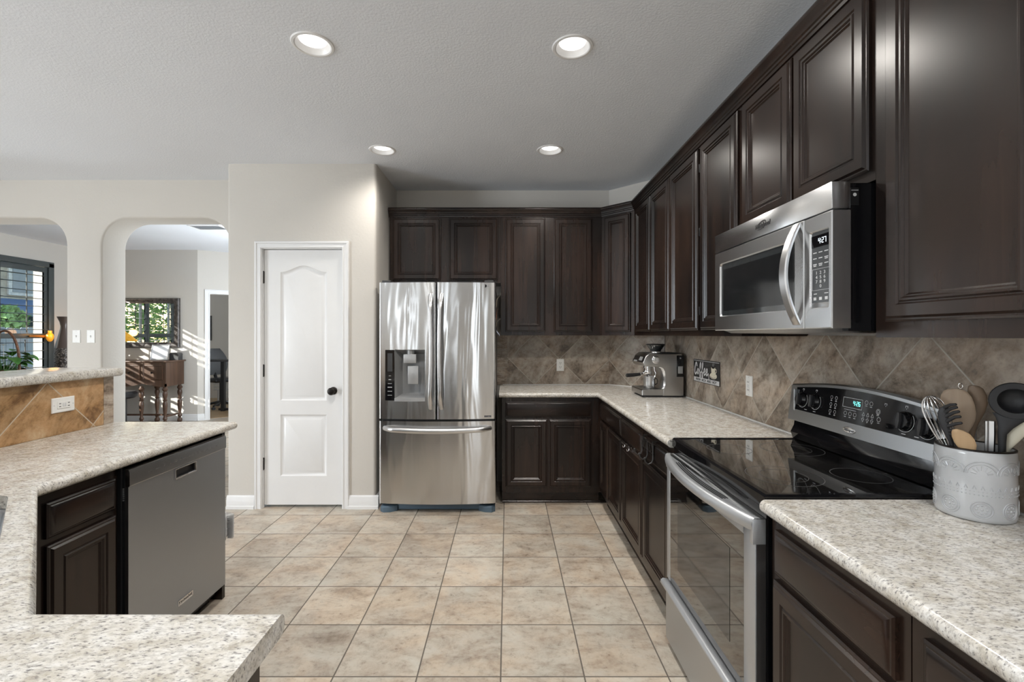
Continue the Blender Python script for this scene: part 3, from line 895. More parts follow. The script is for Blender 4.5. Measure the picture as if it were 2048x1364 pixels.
# ------------------------------------------------------------------ tiled splashbacks: each origin sits on a lower apex of the diamond lattice
def splash(name, label, o, rz, x0, x1, z0, z1, mat='splash', th=0.0073):
    m = MB(); m.box(x0, x1, 0, th, z0 - o[2], z1 - o[2])
    ob = m.build(name, mat, None, 0); ob.location = o; ob.rotation_euler = (0, 0, R(rz))
    return tag(ob, label, 'splashback', 'stone tile splashbacks')
SP = 'tile_splashback'
splash(SP, 'brown stone splashback in diamond tiles on the back wall, with one white outlet', (0.253, 4.422, 0.918), 0, -0.253, 0.709, 0.915, ZU0 + 0.004)
splash('tile_border', 'narrow strip of small square tiles beside the refrigerator', (0.0, 4.422, 0.915), 0, -0.10, -0.001, 0.915, ZU0 + 0.004, 'splash_sq')
splash(SP, 'brown diamond-tile splashback on the slanted corner wall behind the coffee machine', (0.962 + 0.169 - 0.006, 4.43 - 0.169 - 0.006, 0.918), -44.8, -0.235, 0.322, 0.915, ZU0 + 0.004)
splash(SP, 'long diamond-tile splashback along the right wall behind the range', (1.357, 3.425, 0.918), -90, -0.598, 3.2, 0.915, ZU0 + 0.004)
# raised bar on the left
m = MB(); m.box(-2.25, -2.135, 0.14, 2.527, 0, 1.166)
struct(m.build('wall_peninsula', 'wall'))
splash('tile_splashback', 'orange-tan diamond-tile splashback below the raised bar on the left', (-2.127, 2.40, 0.928), 90, -2.2, 0.062, 0.915, 1.166, 'splash_bar')
splash('tile_border', 'narrow upright tile strip ending the splashback of the raised bar', (-2.127, 2.40, 0.928), 90, 0.064, 0.124, 0.915, 1.166, 'splash_bar_edge')
ct = slab('bar_top', [(-2.50, 0.0), (-2.09, 0.0), (-2.09, 2.565), (-2.50, 2.565)], 1.166, 1.210, 'granite', ((2, 0.03), (3, 0.03)), (0, 1, 2, 3), nose=0.019)
tag(ct, 'raised speckled breakfast bar top at far left above the tan tiles', 'bar top')

# ------------------------------------------------------------------ outlets and switches
def plate(name, label, cat, loc, rz, kind, horizontal=False, group=None):
    t = thing(name, label, cat, loc, rz, group)
    w, hgt = (0.070, 0.114)
    mt = Matrix.Rotation(R(90), 4, 'Y') if horizontal else Matrix.Identity(4)
    m = MB(); m.loops([[(x, y, z) for x, z in ((-w / 2 + i, -hgt / 2 + i), (w / 2 - i, -hgt / 2 + i), (w / 2 - i, hgt / 2 - i), (-w / 2 + i, hgt / 2 - i))] for i, y in ((0, 0), (0, -0.004), (0.004, -0.006))])
    m.xf(mt); m.build('cover_plate', 'plastic_white', t, 20)
    if kind == 'duplex':
        for z in (-0.0195, 0.0195):
            m = MB(); m.prism([(-0.017, z - 0.009), (-0.010, z - 0.0145), (0.010, z - 0.0145), (0.017, z - 0.009), (0.017, z + 0.009), (0.010, z + 0.0145), (-0.010, z + 0.0145), (-0.017, z + 0.009)], -0.0085, -0.005, 'y'); m.xf(mt)
            s = m.build('socket', 'plastic_white', t, 20)
            for b in ((-0.0085, -0.0055, z - 0.002, z + 0.008), (0.0055, 0.0085, z - 0.002, z + 0.007), (-0.0025, 0.0025, z - 0.011, z - 0.006)):
                m = MB(); m.box(b[0], b[1], -0.0090, -0.0084, b[2], b[3]); m.xf(mt); m.build('slot', 'black_plastic', s, 0)
    elif kind == 'gfci':
        m = MB(); m.box(-0.0165, 0.0165, -0.009, -0.005, -0.0335, 0.0335, 0.0015); m.xf(mt); s = m.build('socket', 'plastic_white', t, 20)
        for z in (-0.022, 0.022):
            for q in (-0.0085, 0.0055):
                m = MB(); m.box(q, q + 0.003, -0.0096, -0.0089, z - 0.004, z + 0.005); m.xf(mt); m.build('slot', 'black_plastic', s, 0)
        for z in (-0.005, 0.005):
            m = MB(); m.box(-0.008, 0.008, -0.0105, -0.0088, z - 0.0035, z + 0.0035, 0.0008); m.xf(mt); m.build('button', 'print', t)
    else:
        m = MB(); m.box(-0.005, 0.005, -0.0065, -0.0055, -0.012, 0.012); m.xf(mt); m.build('slot', 'print', t, 0)
        m = MB(); m.box(-0.0038, 0.0038, -0.016, -0.006, -0.002, 0.008, 0.0015); m.xf(mt); m.build('toggle', 'plastic_white', t)
    for z in ((-0.048, 0.048) if kind != 'duplex' else (0.0,)):
        m = MB(); m.lathe([(0.0028, -0.0058), (0.0028, -0.0066)], (0, 0, z), 10, 'y'); m.xf(mt); m.build('screw', 'print', t)
    return t
p = at(1120.5, 730, 4.422); plate('wall_outlet', 'white duplex outlet on the back splashback between refrigerator and corner', 'outlet', p, 0, 'duplex')
plate('wall_switch', 'white switch plate on the right splashback just before the range', 'switch', (1.357, 2.62, EYE - 103 * 2.62 / F), -90, 'gfci')
plate('wall_outlet', 'white sideways outlet in the orange-tan tiles under the raised bar', 'outlet', (-2.127, 2.235, EYE - 140 * 2.235 / F + 0.0), 90, 'gfci', True)
p = at(153.5, 673, 4.13); plate('wall_switch', 'left one of two white light switches on the pier between the arches', 'switch', p, 0, 'toggle', group='light switches on the pier')
p = at(182.5, 673, 4.13); plate('wall_switch', 'right one of two white light switches on the pier between the arches', 'switch', p, 0, 'toggle', group='light switches on the pier')
p = at(320, 793, 7.54); plate('wall_outlet', 'white outlet low on the far wall under the mirror', 'outlet', p, 0, 'duplex')

# ------------------------------------------------------------------ recessed ceiling lights
CANL = ['front left recessed ceiling light, nearest the left archways', 'front right recessed ceiling light, nearest the microwave cabinets', 'back left recessed ceiling light, before the pantry corner', 'back right recessed ceiling light, before the back cabinets']
proto = None
for (x, y), lab in zip(CANS, CANL):
    t = thing('ceiling_light', lab, 'ceiling light', (x, y, CEIL), 0, 'recessed ceiling lights')
    if proto is None:
        m = MB(); m.lathe([(0.079, 0.0), (0.079, -0.003), (0.084, -0.006), (0.094, -0.005), (0.098, 0.0)], (0, 0, 0), 44, cap=False); m.build('trim_ring', 'white', t)
        m = MB(); m.lathe([(0.079, -0.002), (0.073, 0.008), (0.064, 0.022), (0.058, 0.026)], (0, 0, 0), 44, cap=False); m.build('baffle', 'white', t)
        m = MB(); m.lathe([(0.062, 0.026), (0.062, 0.020), (0.052, 0.016), (0.020, 0.014), (0.001, 0.014)], (0, 0, 0), 44, cap=False); m.build('lens', 'lamp_lens', t)
        proto = t
    else:
        for ch in proto.children:
            c = ch.copy(); COL.objects.link(c); c.parent = t
for i, (x, y) in enumerate(CANS):
    d = bpy.data.lights.new('can_light', 'SPOT'); d.energy = 30 if i == 2 else 80; d.spot_size = R(156); d.spot_blend = 0.9; d.shadow_soft_size = 0.075; d.color = (1.0, 0.95, 0.88)
    o = bpy.data.objects.new('can_light', d); o.location = (x, y, CEIL - 0.012); COL.objects.link(o)

# air vent in the far room's ceiling
vt = thing('ceiling_vent', 'white slatted air vent in the ceiling beyond the right archway', 'vent', (-3.80, 5.95, CEIL), 0)
m = MB()
for a in ((-0.2, 0.2, -0.12, -0.10), (-0.2, 0.2, 0.10, 0.12), (-0.2, -0.18, -0.10, 0.10), (0.18, 0.2, -0.10, 0.10)): m.box(a[0], a[1], a[2], a[3], -0.008, 0)
m.build('frame', 'white', vt, 0)
m = MB()
for k in range(9):
    y = -0.09 + k * 0.0225
    m.add([(-0.18, y - 0.008, -0.006), (0.18, y - 0.008, -0.006), (0.18, y + 0.008, -0.001), (-0.18, y + 0.008, -0.001)], [(0, 1, 2, 3)])
m.build('slats', 'grey_plastic', vt, 0)
# ------------------------------------------------------------------ refrigerator
fx, fyb = -0.5475, 3.635
fr = thing('refrigerator', 'stainless steel french-door refrigerator with an ice dispenser, between the pantry and the dark cabinets', 'refrigerator', (fx, fyb, 0))
HW = 0.4575
def fy(x):                         # bowed front, local
    return 0.030 * (x / HW) ** 2 - 0.012
def bowed(name, x0, x1, z0, z1, thick, mat, hole=None, rnd=0.012):
    """a door skin: bowed front with rounded long edges; hole = (x0,x1,z0,z1) left open"""
    xs = [x0 + (x1 - x0) * k / 22 for k in range(23)]
    zs = [z0, z1]
    if hole: xs = sorted(set([x for x in xs if not hole[0] - 0.008 < x < hole[0] + 0.008 and not hole[1] - 0.008 < x < hole[1] + 0.008] + [hole[0], hole[1]])); zs = [z0, hole[2], hole[3], z1]
    m = MB()
    def P(x, z, e=0.0): return (x, fy(x) + e, z)
    def ez(x):                     # rounded vertical edges
        d = min(x - x0, x1 - x)
        return rnd * (1 - math.sqrt(max(0, 1 - (1 - d / rnd) ** 2))) if d < rnd else 0
    ex = [x0 + rnd * q for q in (0.1, 0.3, 0.6, 1)] + [x1 - rnd * q for q in (0.1, 0.3, 0.6, 1)]
    xs = sorted(set(xs + ex))
    V = [[m.bm.verts.new(P(x, z, ez(x))) for x in xs] for z in zs]
    for a in range(len(zs) - 1):
        for b in range(len(xs) - 1):
            if hole and a == 1 and hole[0] - 1e-6 <= xs[b] and xs[b + 1] <= hole[1] + 1e-6: continue
            m.bm.faces.new((V[a][b], V[a][b + 1], V[a + 1][b + 1], V[a + 1][b]))
    Bk = [[m.bm.verts.new((x, thick, z)) for x in (x0, x1)] for z in zs]
    for a in range(len(zs) - 1):
        m.bm.faces.new((V[a][0], V[a + 1][0], Bk[a + 1][0], Bk[a][0])); m.bm.faces.new((V[a][-1], V[a + 1][-1], Bk[a + 1][1], Bk[a][1]))
    m.bm.faces.new(V[0] + [Bk[0][1], Bk[0][0]]); m.bm.faces.new(V[-1] + [Bk[-1][1], Bk[-1][0]])
    return m.build(name, mat, fr, 30)
m = MB(); m.box(-HW + 0.008, HW - 0.008, 0.085, 0.76, 0.03, 1.765, 0.004); m.build('cabinet_body', 'gunmetal', fr)
sx = -0.551 - fx
XD = (-HW + 0.052, -HW + 0.365)          # dispenser block in the left door
ZD = (0.872, 1.272)
ld = bowed('left_door', -HW, sx - 0.004, 0.732, 1.795, 0.080, 'steel_fridge', (XD[0] + 0.075, XD[1], ZD[0] + 0.02, ZD[1]))
rd = bowed('right_door', sx + 0.004, HW, 0.732, 1.795, 0.080, 'steel_fridge')
fz = bowed('freezer_drawer', -HW, HW, 0.072, 0.715, 0.080, 'steel_fridge')
m = MB(); m.box(-HW + 0.02, HW - 0.02, 0.055, 0.084, 0.715, 0.733); m.box(sx - 0.004, sx + 0.004, 0.04, 0.084, 0.733, 1.78); m.build('gasket', 'black_plastic', fr)
# handles
def vhandle(x, par, sgn):
    m = MB(); pts = []
    n = 18
    for i in range(n + 1):
        q = i / n; z = 0.815 + 0.885 * q
        o = 0.058 * min(1, (math.sin(math.pi * q) * 3.2)) ** 0.8 if 0 < q < 1 else 0
        pts.append((x + sgn * 0.010 * (1 - math.sin(math.pi * q)), fy(x) + 0.004 - o, z))
    m.tube(pts, [0.0175] * (n + 1), 12, ((0, 1, 0), 0.5))
    return m.build('handle', 'satin', par, 50)
vhandle(sx - 0.034, ld, -1); vhandle(sx + 0.030, rd, 1)
m = MB(); pts = []
for i in range(29):
    q = i / 28; x = -HW + 0.045 + (2 * HW - 0.09) * q
    o = 0.055 * min(1, math.sin(math.pi * q) * 4.0) ** 0.8 if 0 < q < 1 else 0
    pts.append((x, fy(x) + 0.004 - o, 0.660 - 0.012 * math.sin(math.pi * q)))
m.tube(pts, 0.019, 12, ((0, 1, 0), 0.55)); m.build('handle', 'satin', fz, 50)
# dispenser
yb = fy((XD[0] + XD[1]) / 2)
x0, x1 = XD[0] + 0.075, XD[1]
m = MB()                           # open recess
m.loops([[(x0, fy(x0) + 0.001, ZD[0] + 0.02), (x1, fy(x1) + 0.001, ZD[0] + 0.02), (x1, fy(x1) + 0.001, ZD[1]), (x0, fy(x0) + 0.001, ZD[1])],
         [(x0 + 0.006, yb + 0.02, ZD[0] + 0.025), (x1 - 0.006, yb + 0.02, ZD[0] + 0.025), (x1 - 0.006, yb + 0.02, ZD[1] - 0.004), (x0 + 0.006, yb + 0.02, ZD[1] - 0.004)],
         [(x0 + 0.045, yb + 0.085, ZD[0] + 0.05), (x1 - 0.022, yb + 0.085, ZD[0] + 0.05), (x1 - 0.022, yb + 0.085, ZD[1] - 0.035), (x0 + 0.045, yb + 0.085, ZD[1] - 0.035)]], False, True)
rc = m.build('dispenser_recess', 'grey_plastic', ld, 30)
M['silver_plastic'] = plain('silver_plastic', (0.42, 0.425, 0.43), 0.3, 0.4)
xm = (x0 + x1) / 2
m = MB(); m.box(xm - 0.050, xm + 0.048, yb + 0.004, yb + 0.05, ZD[1] - 0.105, ZD[1] - 0.036, 0.004); m.lathe([(0.03, ZD[1] - 0.036), (0.034, ZD[1] - 0.004)], (xm, yb + 0.045, 0), 20); m.build('spout', 'silver_plastic', rc)
m = MB(); m.box(xm - 0.020, xm + 0.062, yb + 0.022, yb + 0.034, ZD[0] + 0.13, ZD[0] + 0.272, 0.004); m.lathe([(0.010, yb + 0.0225), (0.010, yb + 0.021), (0.007, yb + 0.021), (0.007, yb + 0.0225)], (xm + 0.02, 0, ZD[0] + 0.205), 18, 'y'); m.build('paddle', 'silver_plastic', rc)
m = MB(); pts = [(x0 + 0.001, 0), (x1, 0)] + [(x1 + (x0 + 0.001 - x1) * k / 10, -0.020 - 0.014 * math.sin(math.pi * k / 10)) for k in range(11)]
m.prism([(p[0], yb + 0.012 + p[1]) for p in pts], ZD[0], ZD[0] + 0.024); m.build('drip_shelf', 'silver_plastic', rc, 40)
m = MB(); cx0 = XD[0]
m.loops([[(cx0, fy(cx0) - 0.0035, ZD[0] + 0.004), (x0 - 0.002, fy(x0) - 0.0035, ZD[0] + 0.004), (x0 - 0.002, fy(x0) - 0.0035, ZD[1] - 0.002), (cx0, fy(cx0) - 0.0035, ZD[1] - 0.002)][::-1],
         [(cx0, 0.02, ZD[0] + 0.004), (x0 - 0.002, 0.02, ZD[0] + 0.004), (x0 - 0.002, 0.02, ZD[1] - 0.002), (cx0, 0.02, ZD[1] - 0.002)][::-1]])
cp = m.build('control_strip', 'black_gloss', ld, 0)
M['lcd_grey'] = plain('unlit_display', (0.045, 0.047, 0.05), 0.2)
ys = lambda x: fy(x) - 0.0042
m = MB(); xa, xb = cx0 + 0.018, cx0 + 0.058; m.add([(xa, ys(xa), ZD[1] - 0.17), (xb, ys(xb), ZD[1] - 0.17), (xb, ys(xb), ZD[1] - 0.028), (xa, ys(xa), ZD[1] - 0.028)], [(0, 1, 2, 3)]); m.build('display', 'lcd_grey', cp, 0)
m = MB()
for k, (w, hh) in enumerate(((0.018, 0.003), (0.021, 0.005), (0.032, 0.003), (0.036, 0.006), (0.036, 0.004), (0.036, 0.003))):
    z = ZD[0] + 0.195 - k * 0.0302
    xc = cx0 + 0.038
    for j in range(4):
        a = xc - w / 2 + w * j / 4; b = a + w / 4.8
        m.add([(a, ys(a), z), (b, ys(b), z), (b, ys(b), z + hh), (a, ys(a), z + hh)], [(0, 1, 2, 3)])
m.build('button_labels', 'print', cp, 0)
# maker's marks
lx = 0.375
m = MB(); m.lathe([(0.0125, fy(lx) - 0.0003), (0.0125, fy(lx) - 0.0011), (0.0105, fy(lx) - 0.0011), (0.0105, fy(lx) - 0.0003)], (lx, 0, 1.768), 28, 'y'); m.build('emblem', 'grey_plastic', rd)
text('lettering', 'L', 0.012, 'grey_plastic', rd, (lx - 0.002, fy(lx) - 0.0008, 1.768)); text('lettering', 'G', 0.012, 'grey_plastic', rd, (lx + 0.024, fy(lx + 0.02) - 0.0008, 1.768)); text('lettering', 'L', 0.018, 'grey_plastic', rd, (lx + 0.0165, fy(lx + 0.02) - 0.0008, 1.768))
bx = 0.385
m = MB(); m.box(bx - 0.036, bx + 0.036, fy(bx) - 0.002, fy(bx) + 0.004, 0.746, 0.758); m.build('badge', 'black_plastic', rd)
text('lettering', '10-YEAR WARRANTY', 0.0068, 'print', rd, (bx + 0.005, fy(bx) - 0.0024, 0.752))
# base
m = MB(); m.box(-HW + 0.14, HW - 0.10, 0.06, 0.10, 0.008, 0.062, 0.004); m.box(-HW + 0.02, HW - 0.02, 0.09, 0.14, 0.03, 0.072); m.build('base_grille', 'blue_plastic', fr)
for s in (-1, 1):
    m = MB(); xa = s * (HW - 0.085)
    m.prism([(xa + s * 0.075, 0.13), (xa + s * 0.078, 0.04), (xa + s * 0.05, 0.015), (xa, 0.02), (xa - s * 0.05, 0.05), (xa - s * 0.07, 0.13)], 0.0, 0.05); m.bevel(lambda p, q: p.z > 0.04 and q.z > 0.04, 0.015); m.build('foot', 'blue_plastic', fr, 40)
m = MB(); m.box(HW - 0.09, HW - 0.02, 0.03, 0.12, 1.7955, 1.815, 0.004); m.box(-HW + 0.02, -HW + 0.09, 0.03, 0.12, 1.7955, 1.815, 0.004); m.build('hinge_cover', 'gunmetal', fr)

# papers clipped to the refrigerator's right side
M['paper_cream'] = plain('cream_paper', (0.55, 0.50, 0.42), 0.7, mottle=0.25, scale=40)
M['paper_red'] = plain('russet_card', (0.30, 0.13, 0.09), 0.6, mottle=0.3, scale=40)
M['paper_blue'] = plain('blue_white_card', (0.30, 0.33, 0.42), 0.6, mottle=0.5, scale=30)
for nm, lab, mt, z0, z1, y, o in (('paper_note', 'curled cream paper note on the refrigerator side, topmost of the papers', 'paper_cream', 1.60, 1.72, 3.80, 0.030), ('card', 'russet card stuck on the refrigerator side under the cream note', 'paper_red', 1.50, 1.60, 3.79, 0.016),
                            ('photo_card', 'dark-edged curled photo card on the refrigerator side below the russet card', 'paper_cream', 1.44, 1.52, 3.78, 0.028), ('leaflet', 'blue and white leaflet hanging lowest on the refrigerator side', 'paper_blue', 1.375, 1.455, 3.79, 0.022)):
    m = MB(); rings = []
    for k in range(9):
        q = k / 8; z = z0 + (z1 - z0) * q
        c = 0.002 + 1.6 * o * (q ** 2.2 if nm != 'leaflet' else (1 - q) ** 1.5) * (0.8 + 0.2 * math.sin(9 * q))
        rings.append([(c, -0.05, z), (c + 0.006 * math.sin(5 * q), 0.05, z), (c + 0.001 + 0.006 * math.sin(5 * q), 0.05, z), (c + 0.001, -0.05, z)])
    m.loops(rings); ob = m.build(nm, mt); ob.location = (fx + HW - 0.008, y, 0)
    tag(ob, lab, 'paper', 'papers on the refrigerator side')

# ------------------------------------------------------------------ range (local x towards the viewer, y towards the wall)
rg = thing('range', 'stainless steel electric range with a black glass cooktop, below the microwave', 'range', (0.75, 2.110, 0), -90)
RW = 0.758
m = MB(); m.box(0.003, RW - 0.003, 0.0, 0.60, 0.03, 0.90); m.box(0.02, RW - 0.02, 0.03, 0.58, 0.0, 0.03); m.build('body', 'black_gloss', rg, 0)
m = MB()
m.loops([[(0.0, -0.002, 0.882), (RW, -0.002, 0.882), (RW, 0.575, 0.882), (0, 0.575, 0.882)], [(0.0, -0.006, 0.888), (RW, -0.006, 0.888), (RW, 0.575, 0.888), (0.0, 0.575, 0.888)], [(0.0, -0.006, 0.919), (RW, -0.006, 0.919), (RW, 0.575, 0.919), (0.0, 0.575, 0.919)],
         [(0.005, 0.0, 0.926), (RW - 0.005, 0.0, 0.926), (RW - 0.005, 0.575, 0.926), (0.005, 0.575, 0.926)], [(0.018, 0.016, 0.926), (RW - 0.018, 0.016, 0.926), (RW - 0.018, 0.56, 0.926), (0.018, 0.56, 0.926)], [(0.021, 0.02, 0.9225), (RW - 0.021, 0.02, 0.9225), (RW - 0.021, 0.555, 0.9225), (0.021, 0.555, 0.9225)]], True, False)
ckt = m.build('cooktop_frame', 'black_gloss', rg, 25)
gt = NT('black_ceramic_glass'); gt.set(base=(0.008, 0.0075, 0.007), rough=0.035, spec=1.0, coat=1.0, coatr=0.02)
M['ceramic'] = gt.m
m = MB(); m.box(0.020, RW - 0.020, 0.019, 0.556, 0.916, 0.9226); m.build('cooktop_glass', 'ceramic', rg, 0)
M['ring_grey'] = plain('burner_print', (0.10, 0.10, 0.10), 0.3)
def annulus(m, cx, cy, r, w, z):
    n = 56
    a = [(cx + r * math.cos(2 * math.pi * k / n), cy + r * math.sin(2 * math.pi * k / n), z) for k in range(n)]
    b = [(cx + (r - w) * math.cos(2 * math.pi * k / n), cy + (r - w) * math.sin(2 * math.pi * k / n), z) for k in range(n)]
    m.loops([a, b], False, False)
for cx, cy, r in ((0.20, 0.155, 0.085), (0.56, 0.165, 0.115), (0.20, 0.41, 0.115), (0.56, 0.42, 0.085)):
    m = MB(); annulus(m, cx, cy, r, 0.0022, 0.9229)
    if r > 0.1: annulus(m, cx, cy, r * 0.62, 0.0016, 0.9229)
    m.build('burner_ring', 'ring_grey', rg, 0)
# oven door
od = MB()
DZ0, DZ1 = 0.300, 0.855
yd0 = -0.032
od.box(0.004, RW - 0.004, yd0 + 0.004, -0.001, DZ0, DZ1)
od = od.build('oven_door', 'steel_range', rg, 0)
m = MB()
m.box(0.004, 0.046, yd0, yd0 + 0.005, DZ0, DZ1 - 0.01, 0.002); m.box(RW - 0.070, RW - 0.004, yd0, yd0 + 0.005, DZ0, DZ1 - 0.01, 0.002); m.box(0.046, RW - 0.07, yd0, yd0 + 0.005, DZ1 - 0.07, DZ1 - 0.01); m.build('door_frame', 'alu', od)
m = MB(); m.box(0.0465, RW - 0.0705, yd0 + 0.001, yd0 + 0.006, DZ0 + 0.004, DZ1 - 0.070); gl_ = m.build('door_glass', 'ceramic', od, 0)
# lighter see-through window printed inside the glass
m = MB(); n8 = []
for ins, dy in ((0, 0.0002), (0.012, 0.0002)):
    n8.append([(0.135 + ins, yd0 + dy, 0.395 + ins), (RW - 0.16 - ins, yd0 + dy, 0.395 + ins), (RW - 0.16 - ins, yd0 + dy, 0.70 - ins), (0.135 + ins, yd0 + dy, 0.70 - ins)])
M['window_dots'] = plain('oven_window_tint', (0.045, 0.044, 0.042), 0.05, spec=1.0)
m.loops(n8[:1] + [[(x, y, z) for x, y, z in n8[1]]], False, True); m.build('window_area', 'window_dots', gl_, 0)
# bowed handle along the top of the door, with a vent slot between it and the door
m = MB()
pts = []
N = 26
outer = [(0.006 + (RW - 0.012) * k / N, yd0 - 0.008 - 0.050 * spow(math.sin(math.pi * k / N), 0.75)) for k in range(N + 1)]
rings = []
for k, (x, y) in enumerate(outer):
    h = 0.020 - 0.002 * math.sin(math.pi * k / N)
    zc = DZ1 - 0.018
    rings.append([(x, y + 0.024, zc + h), (x, y + 0.008, zc + h), (x, y + 0.001, zc + h - 0.006), (x, y - 0.002, zc), (x, y + 0.001, zc - h + 0.004), (x, y + 0.010, zc - h - 0.002), (x, y + 0.022, zc - h + 0.003), (x, y + 0.026, zc)])
m.loops(rings); m.build('handle', 'alu', od, 45)
m = MB()
top = [(x, y + 0.016) for x, y in outer]
m.prism([(0.006, yd0 + 0.012), (RW - 0.006, yd0 + 0.012)] + top[::-1], DZ1 - 0.012, DZ1 - 0.002); m.build('handle_bridge', 'alu', od, 0)
m = MB()
for o in (0.0, 0.010, 0.020):
    seg = [(x, y) for x, y in outer if 0.13 < x < RW - 0.15]
    m.loops([[(x, y + 0.028 + o * 0.9, DZ1 - 0.0025), (x, y + 0.0325 + o * 0.9, DZ1 - 0.0025), (x, y + 0.0325 + o * 0.9, DZ1 - 0.0003), (x, y + 0.028 + o * 0.9, DZ1 - 0.0003)] for x, y in seg])
m.build('vent_slot', 'black_plastic', od, 0)
m = MB(); m.box(RW - 0.022, RW - 0.003, yd0 - 0.008, 0.0, DZ1 - 0.075, DZ1 - 0.001, 0.003); m.build('end_cap', 'alu', od)
m = MB(); m.box(0.003, 0.015, yd0 - 0.004, 0.0, DZ1 - 0.06, DZ1 - 0.001, 0.003); m.build('end_cap', 'alu', od)
# drawer with a rolled lip
dr = MB(); dr.box(0.004, RW - 0.004, -0.036, -0.001, 0.030, 0.262); dr = dr.build('drawer', 'steel_range', rg, 0)
m = MB(); m.prism([(-0.001, 0.262), (-0.036, 0.262), (-0.056, 0.268), (-0.062, 0.276), (-0.060, 0.288), (-0.050, 0.295), (-0.034, 0.292), (-0.001, 0.285)], 0.004, RW - 0.004, 'x'); m.build('drawer_lip', 'alu', dr, 50)
# backguard
bgd = MB()
bgd.prism([(0.535, 0.926), (0.605, 0.926), (0.605, 1.02), (0.545, 1.02), (0.540, 0.985), (0.525, 0.955)], 0.004, RW - 0.004, 'x')
bgd = bgd.build('backguard', 'black_gloss', rg, 40)
def bgy(z): return 0.515 + (z - 1.01) * 0.13     # leaning face
def bgt(x): return 1.168 + 0.030 * math.sin(math.pi * x / RW) ** 1.0
m = MB(); N = 24; rings = []
for k in range(N + 1):
    x = RW * k / N; zt = bgt(x)
    rings.append([(x, bgy(1.012), 1.012), (x, bgy(zt) - 0.001, zt - 0.006), (x, bgy(zt) + 0.006, zt), (x, 0.606, zt - 0.012), (x, 0.606, 1.012)])
m.loops(rings); hs_ = m.build('control_housing', 'steel_range', rg, 30)
m = MB(); N = 22; rings = []
for k in range(N + 1):
    x = 0.045 + (RW - 0.085) * k / N; zt = bgt(x) - 0.016
    rings.append([(x, bgy(1.062) - 0.004, 1.062), (x, bgy(zt) - 0.004, zt), (x, bgy(zt) + 0.002, zt), (x, bgy(1.062) + 0.002, 1.062)])
m.loops(rings); cg = m.build('control_glass', 'black_gloss', hs_, 30)
TILT = math.atan(0.13)
def on_panel(mb, x, z):            # place a part built round the origin (facing -y) on the leaning panel
    mb.xf(Matrix.Translation((x, bgy(z) - 0.0045, z)) @ Matrix.Rotation(-TILT, 4, 'X'))
    return mb
m = MB(); m.box(0.036, 0.048, bgy(1.1) - 0.010, bgy(1.1) + 0.006, 1.056, 1.150, 0.003); m.build('end_trim', 'alu', hs_)
for kx, kz, kr in ((0.092, 1.110, 0.030), (0.176, 1.113, 0.030), (0.612, 1.112, 0.031), (0.692, 1.106, 0.031)):
    m = MB(); m.lathe([(kr, 0.001), (kr, -0.006), (kr * 0.94, -0.008), (kr * 0.88, -0.015), (kr * 0.80, -0.018)], (0, 0, 0), 32, 'y'); on_panel(m, kx, kz)
    kb = m.build('knob', 'black_gloss', cg, 40)
    m = MB(); m.prism([(-0.004, -kr * 0.80), (0.004, -kr * 0.80), (0.0075, 0), (0.004, kr * 0.80), (-0.004, kr * 0.80), (-0.0075, 0)], -0.027, -0.017, 'y'); m.bevel(lambda p, q: p.y < -0.026 and q.y < -0.026, 0.0025, 2); on_panel(m, kx, kz); m.build('grip', 'gunmetal', kb, 40)
    m = MB(); n = 40
    A = [((kr + 0.004) * math.cos(R(-220 + 260 * k / n)), -0.0008, (kr + 0.004) * math.sin(R(-220 + 260 * k / n))) for k in range(n + 1)]
    B = [((kr + 0.0026) * math.cos(R(-220 + 260 * k / n)), -0.0008, (kr + 0.0026) * math.sin(R(-220 + 260 * k / n))) for k in range(n + 1)]
    m.loops([A, B], False, False, False); on_panel(m, kx, kz); m.build('dial_mark', 'print', cg, 0)
m = MB(); m.lathe([(0.009, 0), (0.009, -0.010), (0.007, -0.013)], (0, 0, 0), 20, 'y'); on_panel(m, 0.553, 1.084); m.build('button', 'black_gloss', cg, 40)
# printed marks
m = MB()
def ring_mark(x, z, r, w=0.0011):
    n = 22
    for k in range(n):
        a, b = 2 * math.pi * k / n, 2 * math.pi * (k + 1) / n
        m.add([(x + q * math.cos(t), bgy(z + q * math.sin(t)) - 0.0046, z + q * math.sin(t)) for q, t in ((r, a), (r, b), (r - w, b), (r - w, a))], [(0, 1, 2, 3)])
def bar_mark(x, z, w, h):
    m.add([(x - w / 2, bgy(z) - 0.0046, z), (x + w / 2, bgy(z) - 0.0046, z), (x + w / 2, bgy(z + h) - 0.0046, z + h), (x - w / 2, bgy(z + h) - 0.0046, z + h)], [(0, 1, 2, 3)])
for c in range(2):
    for r in range(3):
        x, z = 0.268 + c * 0.026, 1.143 - r * 0.027
        ring_mark(x, z, 0.0065); bar_mark(x, z - 0.014, 0.009, 0.0018); bar_mark(x, z - 0.011, 0.007, 0.0014)
for c in range(3):
    x, z = 0.350 + c * 0.024, 1.095; ring_mark(x, z, 0.0075); bar_mark(x, z - 0.014, 0.010, 0.002)
    x = 0.438 + c * 0.0205
    for s in (1, -1):
        zc = 1.105 if s > 0 else 1.084
        for (a, b), (c_, d) in (((-0.006, -0.005 * s), (0.006, -0.005 * s)), ((0.006, -0.005 * s), (0, 0.007 * s)), ((0, 0.007 * s), (-0.006, -0.005 * s))):
            p, q = Vector((x + a, zc + b)), Vector((x + c_, zc + d)); e = (q - p).normalized(); nn_ = Vector((-e.y, e.x)) * 0.0006
            m.add([(w.x, bgy(w.y) - 0.0046, w.y) for w in (p - nn_, q - nn_, q + nn_, p + nn_)], [(0, 1, 2, 3)])
    bar_mark(x, 1.0935, 0.007, 0.0016)
